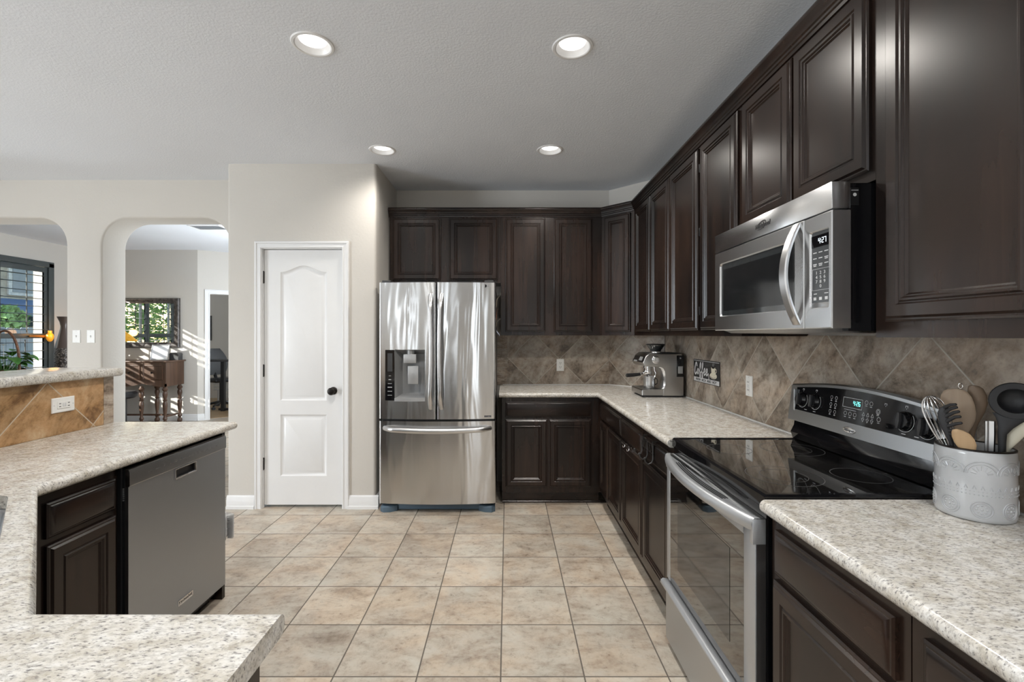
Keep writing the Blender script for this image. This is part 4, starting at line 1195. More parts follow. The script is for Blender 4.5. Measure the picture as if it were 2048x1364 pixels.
for x, z, r in ((0.446, 1.147, 0.0075), (0.468, 1.146, 0.0075), (0.502, 1.124, 0.009), (0.502, 1.124, 0.005), (0.508, 1.098, 0.008)): ring_mark(x, z, r); bar_mark(x, z - r - 0.005, 0.010, 0.0016)
for a, b, c_, d in ((0.332, 0.428, 1.117, 1.1185), (0.332, 0.428, 1.1525, 1.154)): bar_mark((a + b) / 2, c_, b - a, d - c_)
bar_mark(0.3325, 1.117, 0.0014, 0.037); bar_mark(0.4275, 1.117, 0.0014, 0.037); bar_mark(0.372, 1.1085, 0.06, 0.0014)
for x, z in ((0.092, 1.150), (0.176, 1.154), (0.612, 1.154), (0.53, 1.150)): bar_mark(x - 0.004, z, 0.0016, 0.007); bar_mark(x + 0.004, z, 0.0016, 0.007); bar_mark(x, z + 0.0055, 0.008, 0.0014); bar_mark(x, z - 0.004, 0.002, 0.002)
for x in (0.12, 0.176, 0.612, 0.66): bar_mark(x, 1.070, 0.016, 0.0022)
m.build('panel_print', 'print', cg, 0)
m = MB(); digits('4:26', -0.018, -0.008, 0.0165, 0, m); on_panel(m, 0.402, 1.136); m.build('clock_display', 'display_teal', cg, 0)
# oval emblem with the maker's name
ex, ez_ = 0.377, 1.035
m = MB(); m.loops([[(ex + a * math.cos(2 * math.pi * k / 32), bgy(ez_) + dy, ez_ + b * math.sin(2 * math.pi * k / 32)) for k in range(32)] for a, b, dy in ((0.033, 0.0115, 0.003), (0.033, 0.0115, -0.002), (0.030, 0.0095, -0.0035))]); m.build('emblem', 'chrome', hs_, 30)
text('lettering', 'Whirlpool', 0.0115, 'grey_plastic', hs_, (ex, bgy(ez_) - 0.0042, ez_), rot=(90 - math.degrees(TILT), 0, 0), shear=0.2)

# ------------------------------------------------------------------ microwave
mw = thing('microwave', 'stainless steel over-the-range microwave with a bowed handle and lit clock', 'microwave', (0.935, 2.108, 0), -90)
MW_ = 0.760
ZB, ZT_ = 1.408, 1.832
m = MB(); m.box(0.006, MW_ - 0.006, 0.052, 0.42, ZB - 0.008, ZT_ - 0.003); m.prism([(0.03, ZB + 0.003), (0.42, ZB - 0.009), (0.42, ZB - 0.006), (0.05, ZB + 0.006)], 0.02, MW_ - 0.02, 'x'); m.build('body', 'black_gloss', mw, 0)
m = MB(); m.prism([(0.012, ZB), (0.045, ZB - 0.012), (0.30, ZB - 0.016), (0.34, ZB - 0.008), (0.34, ZB), (0.012, ZB)][:5], 0.06, MW_ - 0.03, 'x'); m.build('underside_panel', 'steel_dark', mw, 0)
m = MB(); m.box(0.0, MW_, 0.0, 0.055, 1.7535, ZT_, 0.003); vb = m.build('vent_band', 'steel', mw)
DX = 0.632
m = MB()
m.frame_rings(0.0, DX, ZB, 1.750, [(0, 0.05), (0, 0.003), (0.003, 0.0)], False)
# door face with a rounded window opening
def rrect(x0, x1, z0, z1, r, y, n=5):
    return [(x, y, z) for x, z in arc(x0 + r, z0 + r, r, 180, 270, n) + arc(x1 - r, z0 + r, r, 270, 360, n) + arc(x1 - r, z1 - r, r, 0, 90, n) + arc(x0 + r, z1 - r, r, 90, 180, n)]
def plate_hole(m, x0, x1, z0, z1, hx0, hx1, hz0, hz1, r, y, yin):
    """flat face with a rounded hole whose lip turns in to depth yin"""
    n = 5
    H = rrect(hx0, hx1, hz0, hz1, r, y, n); H2 = rrect(hx0 + 0.004, hx1 - 0.004, hz0 + 0.004, hz1 - 0.004, r * 0.8, yin, n)
    m.loops([H, H2], False, False)
    O = []
    for k, (cx, cz) in enumerate(((x0, z0), (x1, z0), (x1, z1), (x0, z1))): O += [(cx, y, cz)] * (n + 1)
    vo = [m.bm.verts.new(p) for p in ((x0, y, z0), (x1, y, z0), (x1, y, z1), (x0, y, z1))]
    vh = [m.bm.verts.new(p) for p in H]
    for k in range(4):
        for i in range(n):
            m.bm.faces.new((vo[k], vh[k * (n + 1) + i + 1], vh[k * (n + 1) + i]))
        a = vh[k * (n + 1) + n]; b = vh[((k + 1) * (n + 1)) % len(vh)]
        m.bm.faces.new((vo[k], vo[(k + 1) % 4], b, a))
plate_hole(m, 0.003, DX - 0.003, ZB + 0.003, 1.747, 0.048, 0.586, 1.468, 1.700, 0.014, 0.0, 0.006)
md = m.build('door', 'steel', mw, 25)
mg = NT('smoked_glass'); mg.set(base=(0.028, 0.032, 0.034), rough=0.06, spec=0.9, coat=0.6, coatr=0.03)
M['smoked'] = mg.m
m = MB(); m.box(0.045, 0.59, 0.006, 0.012, 1.464, 1.704); wg = m.build('door_glass', 'smoked', md, 0)
M['smoked_dark'] = plain('window_mesh', (0.010, 0.011, 0.012), 0.10, spec=0.8)
m = MB(); m.add([(0.072, 0.0056, 1.492), (0.565, 0.0056, 1.492), (0.565, 0.0056, 1.672), (0.072, 0.0056, 1.672)], [(0, 1, 2, 3)]); m.build('window_screen', 'smoked_dark', wg, 0)
m = MB(); pts = []
for k in range(21):
    q = k / 20; z = 1.421 + 0.326 * q
    pts.append((0.600, -0.004 - 0.046 * spow(math.sin(math.pi * q), 0.9), z))
rings = []
for k, p in enumerate(pts):
    q = k / 20; t_ = 0.008
    rings.append([(p[0] - 0.017, p[1], p[2]), (p[0] + 0.013, p[1], p[2]), (p[0] + 0.016, p[1] + 0.004, p[2]), (p[0] + 0.014, p[1] + t_ + 0.003, p[2]), (p[0] - 0.016, p[1] + t_ + 0.003, p[2]), (p[0] - 0.019, p[1] + 0.004, p[2])])
m.loops(rings); m.build('handle', 'satin', md, 50)
m = MB(); m.frame_rings(DX + 0.003, MW_, ZB, 1.750, [(0, 0.055), (0, 0.003), (0.003, 0.0)], False)
plate_hole(m, DX + 0.006, MW_ - 0.003, ZB + 0.003, 1.747, 0.660, 0.748, 1.468, 1.705, 0.008, 0.0, 0.005)
pf = m.build('control_panel', 'steel', mw, 25)
M['keypad'] = plain('keypad_film', (0.065, 0.07, 0.074), 0.25)
m = MB(); m.box(0.658, 0.750, 0.005, 0.012, 1.465, 1.708); kp = m.build('keypad', 'keypad', pf, 0)
m = MB(); m.box(0.665, 0.744, 0.0035, 0.006, 1.655, 1.690); ds = m.build('display_window', 'black_gloss', kp, 0)
m = MB(); digits('4:27', 0.697, 1.664, 0.0165, 0.0034, m); m.build('clock_display', 'display_white', ds, 0)
m = MB()
for r in range(3):
    for c in range(3):
        x, z = 0.679 + c * 0.0255, 1.637 - r * 0.0175
        m.box(x - 0.008, x + 0.008, 0.0044, 0.005, z, z + 0.0026)
        if (r, c) in ((1, 2), (2, 0), (2, 1)): m.box(x - 0.0065, x + 0.0065, 0.0044, 0.005, z - 0.0048, z - 0.0022)
for a, b, c, d in ((0.667, 0.743, 1.588, 1.5888), (0.667, 0.743, 1.524, 1.5248), (0.667, 0.6678, 1.524, 1.588), (0.7422, 0.743, 1.524, 1.588)): m.box(a, b, 0.0046, 0.005, c, d)
m.box(0.674, 0.688, 0.0044, 0.005, 1.512, 1.5145); m.box(0.722, 0.738, 0.0044, 0.005, 1.512, 1.5145)
for c in range(3): m.box(0.673 + c * 0.0255, 0.685 + c * 0.0255, 0.0044, 0.005, 1.494, 1.503)
m.box(0.674, 0.684, 0.0042, 0.005, 1.479, 1.481); m.box(0.72, 0.73, 0.0042, 0.005, 1.479, 1.481)
m.build('key_labels', 'print', kp, 0)
tx = text('key_numbers', '1  2  3\n4  5  6\n7  8  9\n   0   ', 0.0135, 'print', kp, (0.7045, 0.0046, 1.556), 0.0002, sx=1.25)
m = MB(); m.box(0.664, 0.7445, 0.0038, 0.006, 1.471, 1.486, 0.001); m.build('start_bar', 'steel_dark', kp)
m = MB(); m.box(MW_ - 0.0065, MW_ - 0.005, 0.058, 0.082, 1.765, 1.815); sd = m.build('side_label', 'black_plastic', mw, 0)
m = MB(); m.lathe([(0.005, MW_ - 0.0055), (0.005, MW_ - 0.0042)], (0, 0.070, 1.795), 14, 'x'); m.box(MW_ - 0.0052, MW_ - 0.0044, 0.060, 0.080, 1.807, 1.8085); m.build('side_symbol', 'print', sd, 0)
# maker's name with a swoosh ring
text('lettering', 'Whirlpool', 0.024, 'gunmetal', vb, (0.392, -0.0006, 1.792), 0.0006, shear=0.25, bold=0.0004)
m = MB(); rings = []
for k in range(25):
    a = R(-150 + 290 * k / 24); w = 0.0018 * (0.4 + math.sin(math.pi * k / 24))
    c = Vector((0.385 + 0.030 * math.cos(a), 1.793 + 0.0125 * math.sin(a) + 0.006 * math.cos(a)))
    rings.append([(c.x, -0.0004, c.y - w), (c.x, -0.0012, c.y - w), (c.x, -0.0012, c.y + w), (c.x, -0.0004, c.y + w)])
m.loops(rings); m.build('swoosh', 'gunmetal', vb, 0)

# ------------------------------------------------------------------ dishwasher (local x along +Y, front faces +X)
dw = thing('dishwasher', 'stainless steel dishwasher under the left worktop with a pocket handle', 'dishwasher', (-1.50, 1.815, 0), 90)
DW = 0.632
m = MB(); m.box(0.012, DW - 0.006, 0.03, 0.57, 0.03, 0.868); m.build('tub', 'black_plastic', dw, 0)
m = MB(); m.box(0.03, DW - 0.02, 0.05, 0.10, 0.0, 0.09); m.build('toe_kick', 'black_plastic', dw, 0)
m = MB(); m.box(0.006, DW - 0.006, -0.012, 0.03, 0.088, 0.862); m.box(0.002, DW - 0.002, -0.012, 0.0, 0.088, 0.10)
dd = m.build('door', 'black_plastic', dw, 0)
m = MB()
hx0, hx1, hz0, hz1 = 0.262, 0.395, 0.748, 0.788
m.box(0.004, DW - 0.004, -0.025, -0.012, 0.088, hz0); m.box(0.004, hx0, -0.025, -0.012, hz0, 0.795); m.box(hx1, DW - 0.004, -0.025, -0.012, hz0, 0.795); m.box(hx0, hx1, -0.025, -0.012, hz1, 0.795)
m.build('front_panel', 'steel_dish', dd, 0)
m = MB(); m.prism([(-0.012, 0.796), (-0.027, 0.796), (-0.030, 0.80), (-0.030, 0.852), (-0.026, 0.862), (-0.012, 0.865)], 0.004, DW - 0.004, 'x'); cs_ = m.build('control_strip', 'steel_dark', dd, 30)
m = MB(); m.frame_rings(hx0, hx1, hz0, hz1, [(0, -0.0255), (-0.004, -0.0255), (-0.004, -0.0285), (0.0, -0.0285), (0.003, -0.024)], False, back=False); ph = m.build('pocket_handle', 'chrome', dd, 25)
m = MB(); m.frame_rings(hx0, hx1, hz0, hz1, [(0.003, -0.024), (0.005, -0.0123)], True, back=False); m.build('pocket', 'black_plastic', ph, 0)
M['faint'] = plain('faint_print', (0.13, 0.13, 0.13), 0.5)
m = MB()
rnd = random.Random(5)
x = 0.10
while x < 0.56:
    w = rnd.uniform(0.008, 0.02); m.box(x, x + w, -0.0304, -0.0298, 0.826, 0.829)
    if rnd.random() < 0.5: m.box(x, x + w * 0.7, -0.0304, -0.0298, 0.833, 0.8355)
    x += w + rnd.uniform(0.008, 0.03)
m.build('button_labels', 'faint', cs_, 0)
m = MB(); m.frame_rings(0.275, 0.372, 0.172, 0.196, [(0, -0.0245), (0, -0.029), (0.003, -0.029), (0.004, -0.0275)], True); bd = m.build('badge', 'chrome', dd, 20)
text('lettering', 'KitchenAid', 0.0165, 'gunmetal', bd, (0.3235, -0.0278, 0.184), 0.0004, sx=1.15)
m = MB()
for k in range(7):
    for c in (0, 1): m.box(0.0015, 0.006, -0.008 + c * 0.019, 0.006 + c * 0.019, 0.742 + k * 0.0075, 0.7445 + k * 0.0075)
m.build('vent_slots', 'grey_plastic', dd, 0)
m = MB(); m.box(-0.006, 0.0018, -0.004, 0.03, 0.09, 0.87); m.build('filler_strip', 'black_plastic', dw, 0)

# bristle pad wrapped round the corner of the end panel
bp = thing('brush_pad', 'small grey bristled brush pad wrapped round the corner of the dark end panel', 'brush', (-1.497, 2.476, 0.375))
def pad(off, z0, z1, k):
    r = 0.014 + off
    return [(-0.045, off + 0.002)] + [(0.0 + r * math.cos(R(a)) - 0.006, -0.012 + r * math.sin(R(a))) for a in (90, 60, 30, 0)] + [(r - 0.006, -0.022)]
m = MB(); rings = []
N = 16
for k in range(N + 1):
    q = k / N; z = -0.070 + 0.145 * q
    s = max(0.35, min(1, math.sin(math.pi * min(0.97, max(0.03, q))) * 2.2))
    o = pad(0.010 * s, 0, 0, 0); i_ = pad(0.0, 0, 0, 0)
    zo = 0.012 * (1 if q > 0.9 else 0)
    rings.append([(x, y, z) for x, y in o] + [(x, y, z) for x, y in i_[::-1]])
m.loops(rings); m.build('backing', 'print', bp, 50)
m = MB(); rnd = random.Random(2)
for a in range(0, 17):
    for k in range(14):
        q = a / 16
        if q < 0.35: p = Vector((-0.040 + 0.10 * q, 0.012, 0)); d = Vector((0, 1, 0))
        else:
            g = R(90 - 90 * (q - 0.35) / 0.65); p = Vector((-0.006 + 0.024 * math.cos(g), -0.012 + 0.024 * math.sin(g), 0)); d = Vector((math.cos(g), math.sin(g), 0))
        z = -0.058 + k * 0.0088
        b = Vector((p.x, p.y, z))
        m.tube([b, b + d * 0.030], [0.0014, 0.0010], 5)
tag(m.build('bristles', 'silver_plastic', bp, 0), kind='stuff')
# ------------------------------------------------------------------ espresso machine (its left side faces the viewer; local x = front to back)
em = thing('espresso_machine', 'stainless espresso machine with a bean hopper and black handle, in the worktop corner', 'coffee machine', (1.013, 3.525, 0.915), 0)
EW = 0.30                                             # local y 0 .. EW
M['steel_em'] = steel('satin_machine_steel', (0.47, 0.465, 0.46), 0.30)
prof = [(0.160, 0.012), (0.316, 0.012), (0.316, 0.300), (0.300, 0.328), (0.060, 0.332), (0.030, 0.310), (0.008, 0.262), (0.020, 0.238), (0.036, 0.232),
        (0.130, 0.232), (0.152, 0.222), (0.166, 0.196), (0.170, 0.150), (0.170, 0.100), (0.166, 0.070), (0.160, 0.060)]
m = MB(); m.prism(prof, 0, EW, 'y'); m.bevel(lambda p, q: abs(p.y - q.y) < 1e-5 and (p.y < 1e-4 or p.y > EW - 1e-4), 0.006, 3); eb = m.build('body', 'steel_em', em, 30)
# chrome trim round the inside of the C
m = MB(); pts = [(0.128, 0.229), (0.150, 0.219), (0.162, 0.195), (0.167, 0.150), (0.167, 0.100), (0.160, 0.068), (0.138, 0.058)]
m.loops([[(x - 0.004, 0.002, z), (x + 0.010, -0.004, z + 0.002), (x + 0.012, 0.010, z + 0.002), (x - 0.004, 0.02, z)] for x, z in pts]); m.build('side_trim', 'chrome', eb, 50)
# base and drip tray
m = MB(); m.prism([(0.0, 0.016), (0.314, 0.014), (0.314, 0.058), (0.010, 0.058), (0.0, 0.050)], 0.002, EW - 0.002, 'y'); m.bevel(lambda p, q: abs(p.x - q.x) < 1e-5 and p.x < 0.02 and abs(p.z - q.z) > 0.01, 0.012, 4); m.build('base', 'steel_em', em, 40)
m = MB(); m.prism([(0.03, 0.0), (0.314, 0.0), (0.316, 0.016), (0.012, 0.017)], 0.01, EW - 0.01, 'y'); m.build('foot_skirt', 'dark_rubber', em, 0)
m = MB()
for k in range(13): m.box(0.012 + k * 0.0105, 0.017 + k * 0.0105, 0.02, EW - 0.02, 0.056, 0.061)
for y in (0.02, 0.15, EW - 0.024): m.box(0.010, 0.145, y, y + 0.004, 0.055, 0.0605)
m.build('drip_grille', 'steel_dark', em, 0)
# head details
m = MB(); m.prism([(0.0075, 0.262), (0.0285, 0.3065), (0.0265, 0.3075), (0.0055, 0.263)], 0.02, EW - 0.02, 'y'); pnl = m.build('front_panel', 'black_gloss', em, 0)
m = MB(); m.prism([(0.0115, 0.2745), (0.0255, 0.3035), (0.0243, 0.3040), (0.0103, 0.2750)], 0.045, 0.125, 'y'); m.build('screen', 'grey_plastic', pnl, 0)
m = MB(); m.prism([(0.0065, 0.262), (0.012, 0.273), (0.008, 0.275), (0.0025, 0.264)], 0.16, 0.24, 'y'); m.build('front_button', 'silver_plastic', pnl, 0)
m = MB(); m.lathe([(0.030, 0.001), (0.030, -0.005), (0.026, -0.008), (0.022, -0.008), (0.021, -0.017), (0.018, -0.020)], (0.105, 0, 0.285), 32, 'y'); dl = m.build('grind_dial', 'chrome', em, 40)
m = MB()
for k in range(-2, 3): m.box(0.105 + k * 0.006 - 0.0012, 0.105 + k * 0.006 + 0.0012, -0.0225, -0.018, 0.272, 0.298)
m.build('dial_ridges', 'steel_dark', dl, 0)
m = MB(); m.box(0.262, 0.3165, -0.002, 0.10, 0.155, 0.318, 0.003); tk = m.build('water_tank', 'black_gloss', em)
m = MB(); m.box(0.272, 0.308, -0.0035, -0.001, 0.180, 0.235, 0.001); m.build('level_window', 'silver_plastic', tk)
m = MB(); m.lathe([(0.006, -0.004), (0.006, -0.001)], (0.29, 0, 0.296), 14, 'y'); m.build('tank_button', 'chrome', tk)
m = MB(); m.box(0.07, 0.305, 0.03, EW - 0.03, 0.331, 0.334); m.build('cup_tray', 'dark_rubber', em, 0)
# bean hopper
m = MB(); m.lathe([(0.045, 0.332), (0.045, 0.342), (0.040, 0.348)], (0.135, 0.10, 0), 32); hpb = m.build('hopper_collar', 'chrome', em)
m = MB(); m.lathe([(0.040, 0.348), (0.042, 0.356), (0.064, 0.385), (0.068, 0.394), (0.066, 0.394), (0.040, 0.358), (0.030, 0.352)], (0.135, 0.10, 0), 32); m.build('hopper', 'smoked', em)
m = MB(); m.lathe([(0.070, 0.394), (0.071, 0.398), (0.066, 0.402), (0.02, 0.403)], (0.135, 0.10, 0), 32); m.build('hopper_lid', 'black_plastic', em)
# group head, portafilter
gx, gy = 0.085, 0.145
m = MB(); m.lathe([(0.036, 0.234), (0.036, 0.214), (0.033, 0.212)], (gx, gy, 0), 32); m.lathe([(0.030, 0.213), (0.030, 0.190)], (gx, gy, 0), 32); m.build('group_head', 'chrome', em)
pf_ = MB(); pf_.lathe([(0.037, 0.190), (0.038, 0.178), (0.034, 0.165), (0.018, 0.158)], (gx, gy, 0), 32); pf_.tube([(gx - 0.03, gy, 0.175), (gx - 0.06, gy - 0.008, 0.165)], 0.010, 10); pf_.tube([(gx, gy, 0.16), (gx, gy, 0.140)], [0.010, 0.008], 10)
pf_ = pf_.build('portafilter', 'chrome', em)
m = MB(); m.tube([(gx - 0.055, gy - 0.004, 0.165), (gx - 0.085, gy - 0.006, 0.161), (gx - 0.12, gy - 0.009, 0.158), (gx - 0.165, gy - 0.012, 0.155), (gx - 0.170, gy - 0.013, 0.1547)], [0.012, 0.0135, 0.0145, 0.0155, 0.011], 14); m.build('handle', 'black_plastic', pf_)
m = MB(); m.tube([(0.110, 0.055, 0.234), (0.112, 0.050, 0.20), (0.120, 0.044, 0.178), (0.108, 0.040, 0.150), (0.098, 0.038, 0.135)], 0.0042, 10); m.build('steam_wand', 'chrome', em)
# milk jug standing on the tray
jg = thing('milk_jug', 'small stainless milk jug standing on the espresso machine drip tray', 'jug', (1.013 + 0.092, 3.525 + 0.125, 0.9762))
m = MB(); m.lathe([(0.040, 0.0), (0.0425, 0.004), (0.0435, 0.03), (0.0415, 0.082), (0.0425, 0.088), (0.0410, 0.088), (0.040, 0.082), (0.041, 0.03), (0.039, 0.006)], (0, 0, 0), 36); m.build('body', 'satin', jg, 50)
m = MB(); m.tube([(0.042, 0.0, 0.070), (0.062, 0.0, 0.068), (0.066, 0.0, 0.05), (0.064, 0.0, 0.03), (0.043, 0.0, 0.022)], 0.0038, 8); m.build('handle', 'black_plastic', jg)

# ------------------------------------------------------------------ coffee sign on the right wall
sg = thing('coffee_sign', 'small black tin sign reading Coffee, on the tiles beside the espresso machine', 'sign', (1.3565, 3.395, 1.055), -90)
SW, SH = 0.415, 0.158
m = MB(); m.box(0, SW, -0.004, 0, 0, SH, 0.0008); m.build('plate', 'black_plastic', sg, 0)
m = MB()
for a, b, c, d in ((0.006, SW - 0.006, 0.0045, 0.033), (0.006, SW - 0.006, SH - 0.0085, SH - 0.0055)): m.box(a, b, -0.0048, -0.0035, c, d)
m.build('pale_band', 'print', sg, 0)
text('lettering', 'FRESH  RICH  AND  HOT', 0.0245, 'black_plastic', sg, (SW / 2, -0.0049, 0.0185), 0.0003, sx=1.22, bold=0.0006)
# hand-drawn script
def stroke(m, pts, w, y):
    """smooth ribbon through 2-D points (Catmull-Rom)"""
    P = [Vector(p) for p in pts]; S = []
    for i in range(len(P) - 1):
        a, b, c, d = P[max(i - 1, 0)], P[i], P[i + 1], P[min(i + 2, len(P) - 1)]
        for k in range(6):
            t = k / 6
            S.append(0.5 * ((2 * b) + (c - a) * t + (2 * a - 5 * b + 4 * c - d) * t * t + (3 * b - a - 3 * c + d) * t ** 3))
    S.append(P[-1])
    L, Rr = [], []
    for i in range(len(S)):
        t = (S[min(i + 1, len(S) - 1)] - S[max(i - 1, 0)])
        if t.length < 1e-9: t = Vector((1, 0))
        t.normalize(); n = Vector((-t.y, t.x)) * w / 2
        L.append((S[i].x + n.x, y, S[i].y + n.y)); Rr.append((S[i].x - n.x, y, S[i].y - n.y))
    m.loops([L, Rr], False, False, False)
m = MB()
sc = lambda pts, ox, oz=0.055: [(ox * 0.96 + 0.004 + a * 0.8, oz + b) for a, b in pts]
stroke(m, sc([(0.058, 0.055), (0.050, 0.075), (0.034, 0.078), (0.014, 0.045), (0.010, 0.012), (0.026, 0.000), (0.048, 0.010), (0.066, 0.022)], 0.012), 0.0135, -0.0050)
stroke(m, sc([(0.034, 0.036), (0.016, 0.034), (0.008, 0.014), (0.022, 0.002), (0.036, 0.014), (0.034, 0.036), (0.046, 0.028), (0.058, 0.028)], 0.058), 0.0115, -0.0052)
for o in (0.100, 0.138): stroke(m, sc([(0.000, 0.020), (0.022, 0.040), (0.036, 0.072), (0.030, 0.084), (0.018, 0.066), (0.014, 0.020), (0.014, -0.016), (0.022, -0.024), (0.030, -0.006), (0.024, 0.010), (0.048, 0.020)], o), 0.0115, -0.0054 - o * 0.002)
for o in (0.178, 0.216): stroke(m, sc([(0.000, 0.018), (0.028, 0.026), (0.030, 0.042), (0.016, 0.044), (0.006, 0.022), (0.016, 0.002), (0.034, 0.008), (0.050, 0.018)], o), 0.0115, -0.0058 - o * 0.002)
stroke(m, sc([(0.0, 0.018), (0.014, 0.004), (0.020, -0.016), (0.010, -0.020)], 0.252), 0.007, -0.0066)
m.build('script_lettering', 'print', sg, 0)
m = MB()
m.prism([(0.295, 0.118), (0.298, 0.080), (0.310, 0.064), (0.338, 0.064), (0.350, 0.080), (0.353, 0.118)], -0.0062, -0.004, 'y')
m.prism([(0.324 + 0.052 * math.cos(2 * math.pi * k / 28), 0.062 + 0.020 * math.sin(2 * math.pi * k / 28)) for k in range(28)], -0.0055, -0.004, 'y')
stroke(m, [(0.352, 0.108), (0.368, 0.106), (0.370, 0.090), (0.350, 0.080)], 0.006, -0.0060)
cu = m.build('cup_picture', 'cream', sg, 0)
m = MB(); m.prism([(0.324 + 0.023 * math.cos(2 * math.pi * k / 24), 0.116 + 0.006 * math.sin(2 * math.pi * k / 24)) for k in range(24)], -0.0068, -0.0062, 'y')
stroke(m, [(0.280, 0.060), (0.300, 0.050), (0.330, 0.047), (0.360, 0.053)], 0.003, -0.0060); m.build('coffee_ink', 'bronze', cu, 0)
m = MB(); stroke(m, [(0.318, 0.124), (0.312, 0.133), (0.320, 0.138), (0.315, 0.146)], 0.002, -0.005); stroke(m, [(0.332, 0.124), (0.328, 0.132), (0.336, 0.138), (0.330, 0.147)], 0.002, -0.005); m.build('steam_lines', 'print', cu, 0)

# ------------------------------------------------------------------ over-the-drawer hook rack and over-the-door wire hook
hk = thing('hook_rack', 'black wire rack of three hooks hanging over the drawer left of the range', 'hook rack', (0.742, 2.56, 0.842), -90)
W = 0.0028
m = MB()
for x in (0.02, 0.18): m.box(x - 0.010, x + 0.010, -0.0035, -0.0015, -0.050, 0.003); m.box(x - 0.010, x + 0.010, -0.0035, 0.018, 0.0012, 0.003)
m.build('hanger_strap', 'black_plastic', hk, 0)
m = MB()
m.tube([(0.0, -0.006, -0.012), (0.20, -0.006, -0.012)], W, 6); m.tube([(0.0, -0.006, -0.058), (0.20, -0.006, -0.058)], W, 6)
for k in range(5): x = 0.02 + k * 0.04; m.tube([(x - 0.016, -0.006, -0.056), (x, -0.008, -0.014), (x + 0.016, -0.006, -0.056)], W * 0.8, 6)
m.build('scroll_rail', 'bronze', hk)
for x in (0.005, 0.10, 0.195):
    m = MB(); m.tube([(x, -0.006, -0.010), (x, -0.006, -0.085), (x, -0.014, -0.102), (x, -0.030, -0.108), (x, -0.044, -0.098), (x, -0.048, -0.080)], 0.0034, 8); m.ball((x, -0.048, -0.078), 0.0055, u=10, w=6); m.build('hook', 'gunmetal', hk)
h2 = thing('door_hook', 'small wire hook clipped over the top of the cabinet door left of the hook rack', 'hook', (0.742, 2.94, 0.701), -90)
m = MB()
for x in (0.0, 0.10): m.tube([(x, 0.012, -0.02), (x, 0.012, 0.0045), (x, -0.004, 0.0045), (x, -0.005, -0.016), (x, -0.016, -0.020), (x, -0.018, -0.008)], 0.0026, 7)
m.tube([(0.0, -0.004, 0.0045), (0.05, -0.008, 0.010), (0.10, -0.004, 0.0045)], 0.0026, 7); m.build('wire', 'chrome', h2)

# ------------------------------------------------------------------ utensil crock
CX, CY = 1.236, 1.238
cr = thing('utensil_crock', 'grey embossed ceramic crock full of cooking utensils, right of the range', 'crock', (CX, CY, 0.9155))
ck = NT('grey_glaze')
ck.set(base=ck.ramp(ck.noise(ck.pos('Object'), 14, 3), [(0.3, (0.43, 0.445, 0.46)), (0.7, (0.49, 0.50, 0.515))]), rough=0.22, coat=0.4, coatr=0.08)
M['glaze'] = ck.m
RC = 0.0795
m = MB()
m.lathe([(RC - 0.006, 0.0), (RC - 0.001, 0.004), (RC, 0.012), (RC, 0.168), (RC - 0.001, 0.177), (RC - 0.003, 0.180), (RC - 0.006, 0.178), (RC - 0.0075, 0.168), (RC - 0.0075, 0.012), (0.02, 0.010)], (0, 0, 0), 96)
cb_ = m.build('pot', 'glaze', cr, 50)
m = MB(); m.lathe([(RC - 0.0005, 0.1775), (RC - 0.001, 0.1805), (RC - 0.0045, 0.1822), (RC - 0.007, 0.180)], (0, 0, 0), 72, cap=False); m.build('bare_rim', 'bronze', cb_)
# raised slip decoration, wrapped round the pot: medallions, arches, dotted bands
m = MB()
def on_pot(a, z, o=0.0): return (math.cos(a) * (RC + o), math.sin(a) * (RC + o), z)
def ridge(pts, w=0.0013):
    pts = [Vector(on_pot(a, z, 0.0004)) for a, z in pts]
    m.tube(pts, w, 6)
F0 = R(225)                              # the side that faces the viewer
for k in range(8):
    a0 = F0 + R(45) * k + R(10)
    for r in (0.021, 0.016): ridge([(a0 + r / RC * math.cos(2 * math.pi * j / 24), 0.034 + r * math.sin(2 * math.pi * j / 24)) for j in range(25)])
    for j in range(8): m.ball(on_pot(a0 + 0.010 / RC * math.cos(j * R(45)), 0.034 + 0.010 * math.sin(j * R(45))), 0.0024, u=8, w=5)
    m.ball(on_pot(a0, 0.034), 0.003, u=8, w=5)
    for r in (0.034, 0.027): ridge([(a0 + r / RC * math.cos(math.pi * j / 18), 0.122 + r * 0.95 * math.sin(math.pi * j / 18)) for j in range(19)], 0.0015)
    for j in range(7):
        g = math.pi * (j + 0.5) / 7; ridge([(a0 + 0.010 / RC * math.cos(g), 0.122 + 0.010 * math.sin(g)), (a0 + 0.021 / RC * math.cos(g), 0.122 + 0.021 * math.sin(g))], 0.0017)
for k in range(64):
    a = 2 * math.pi * k / 64
    m.ball(on_pot(a, 0.070), 0.0017, u=6, w=4); m.ball(on_pot(a, 0.078), 0.0013, u=6, w=4)
    if k % 2 == 0: ridge([(a - 0.04, 0.084), (a, 0.093), (a + 0.04, 0.084)], 0.0010)
m.build('embossed_pattern', 'glaze', cb_, 60)

RD, VD = Vector((0.707, -0.707, 0)), Vector((0.707, 0.707, 0))
def ux(px, py, w=0.0):
    """point seen at that photo pixel in the upright plane through the crock, w metres behind its middle"""
    k = (px - VX) / F
    c = Vector((CX, CY)) + Vector((VD.x, VD.y)) * w
    s = (k * c.y - c.x) / (RD.x - k * RD.y)
    x, y = c.x + s * RD.x, c.y + s * RD.y
    return Vector((x, y, EYE - (py - VY) * y / F))
PXM = 1.0 / 1069 * 1.02                    # metres per photo pixel there
def blade_px(m, cs, w=0.0, thick=0.004, dr=None):
    """cs: (px, py, half width in pixels, thickness m, extra depth)"""
    L = []
    for c in cs:
        px, py, hw = c[:3]; th = c[3] if len(c) > 3 else thick; dw_ = c[4] if len(c) > 4 else 0
        L.append((ux(px, py, w + dw_), hw * PXM, th))
    m.blade(L, dr or RD, VD)
UT = 'utensils in the grey crock'
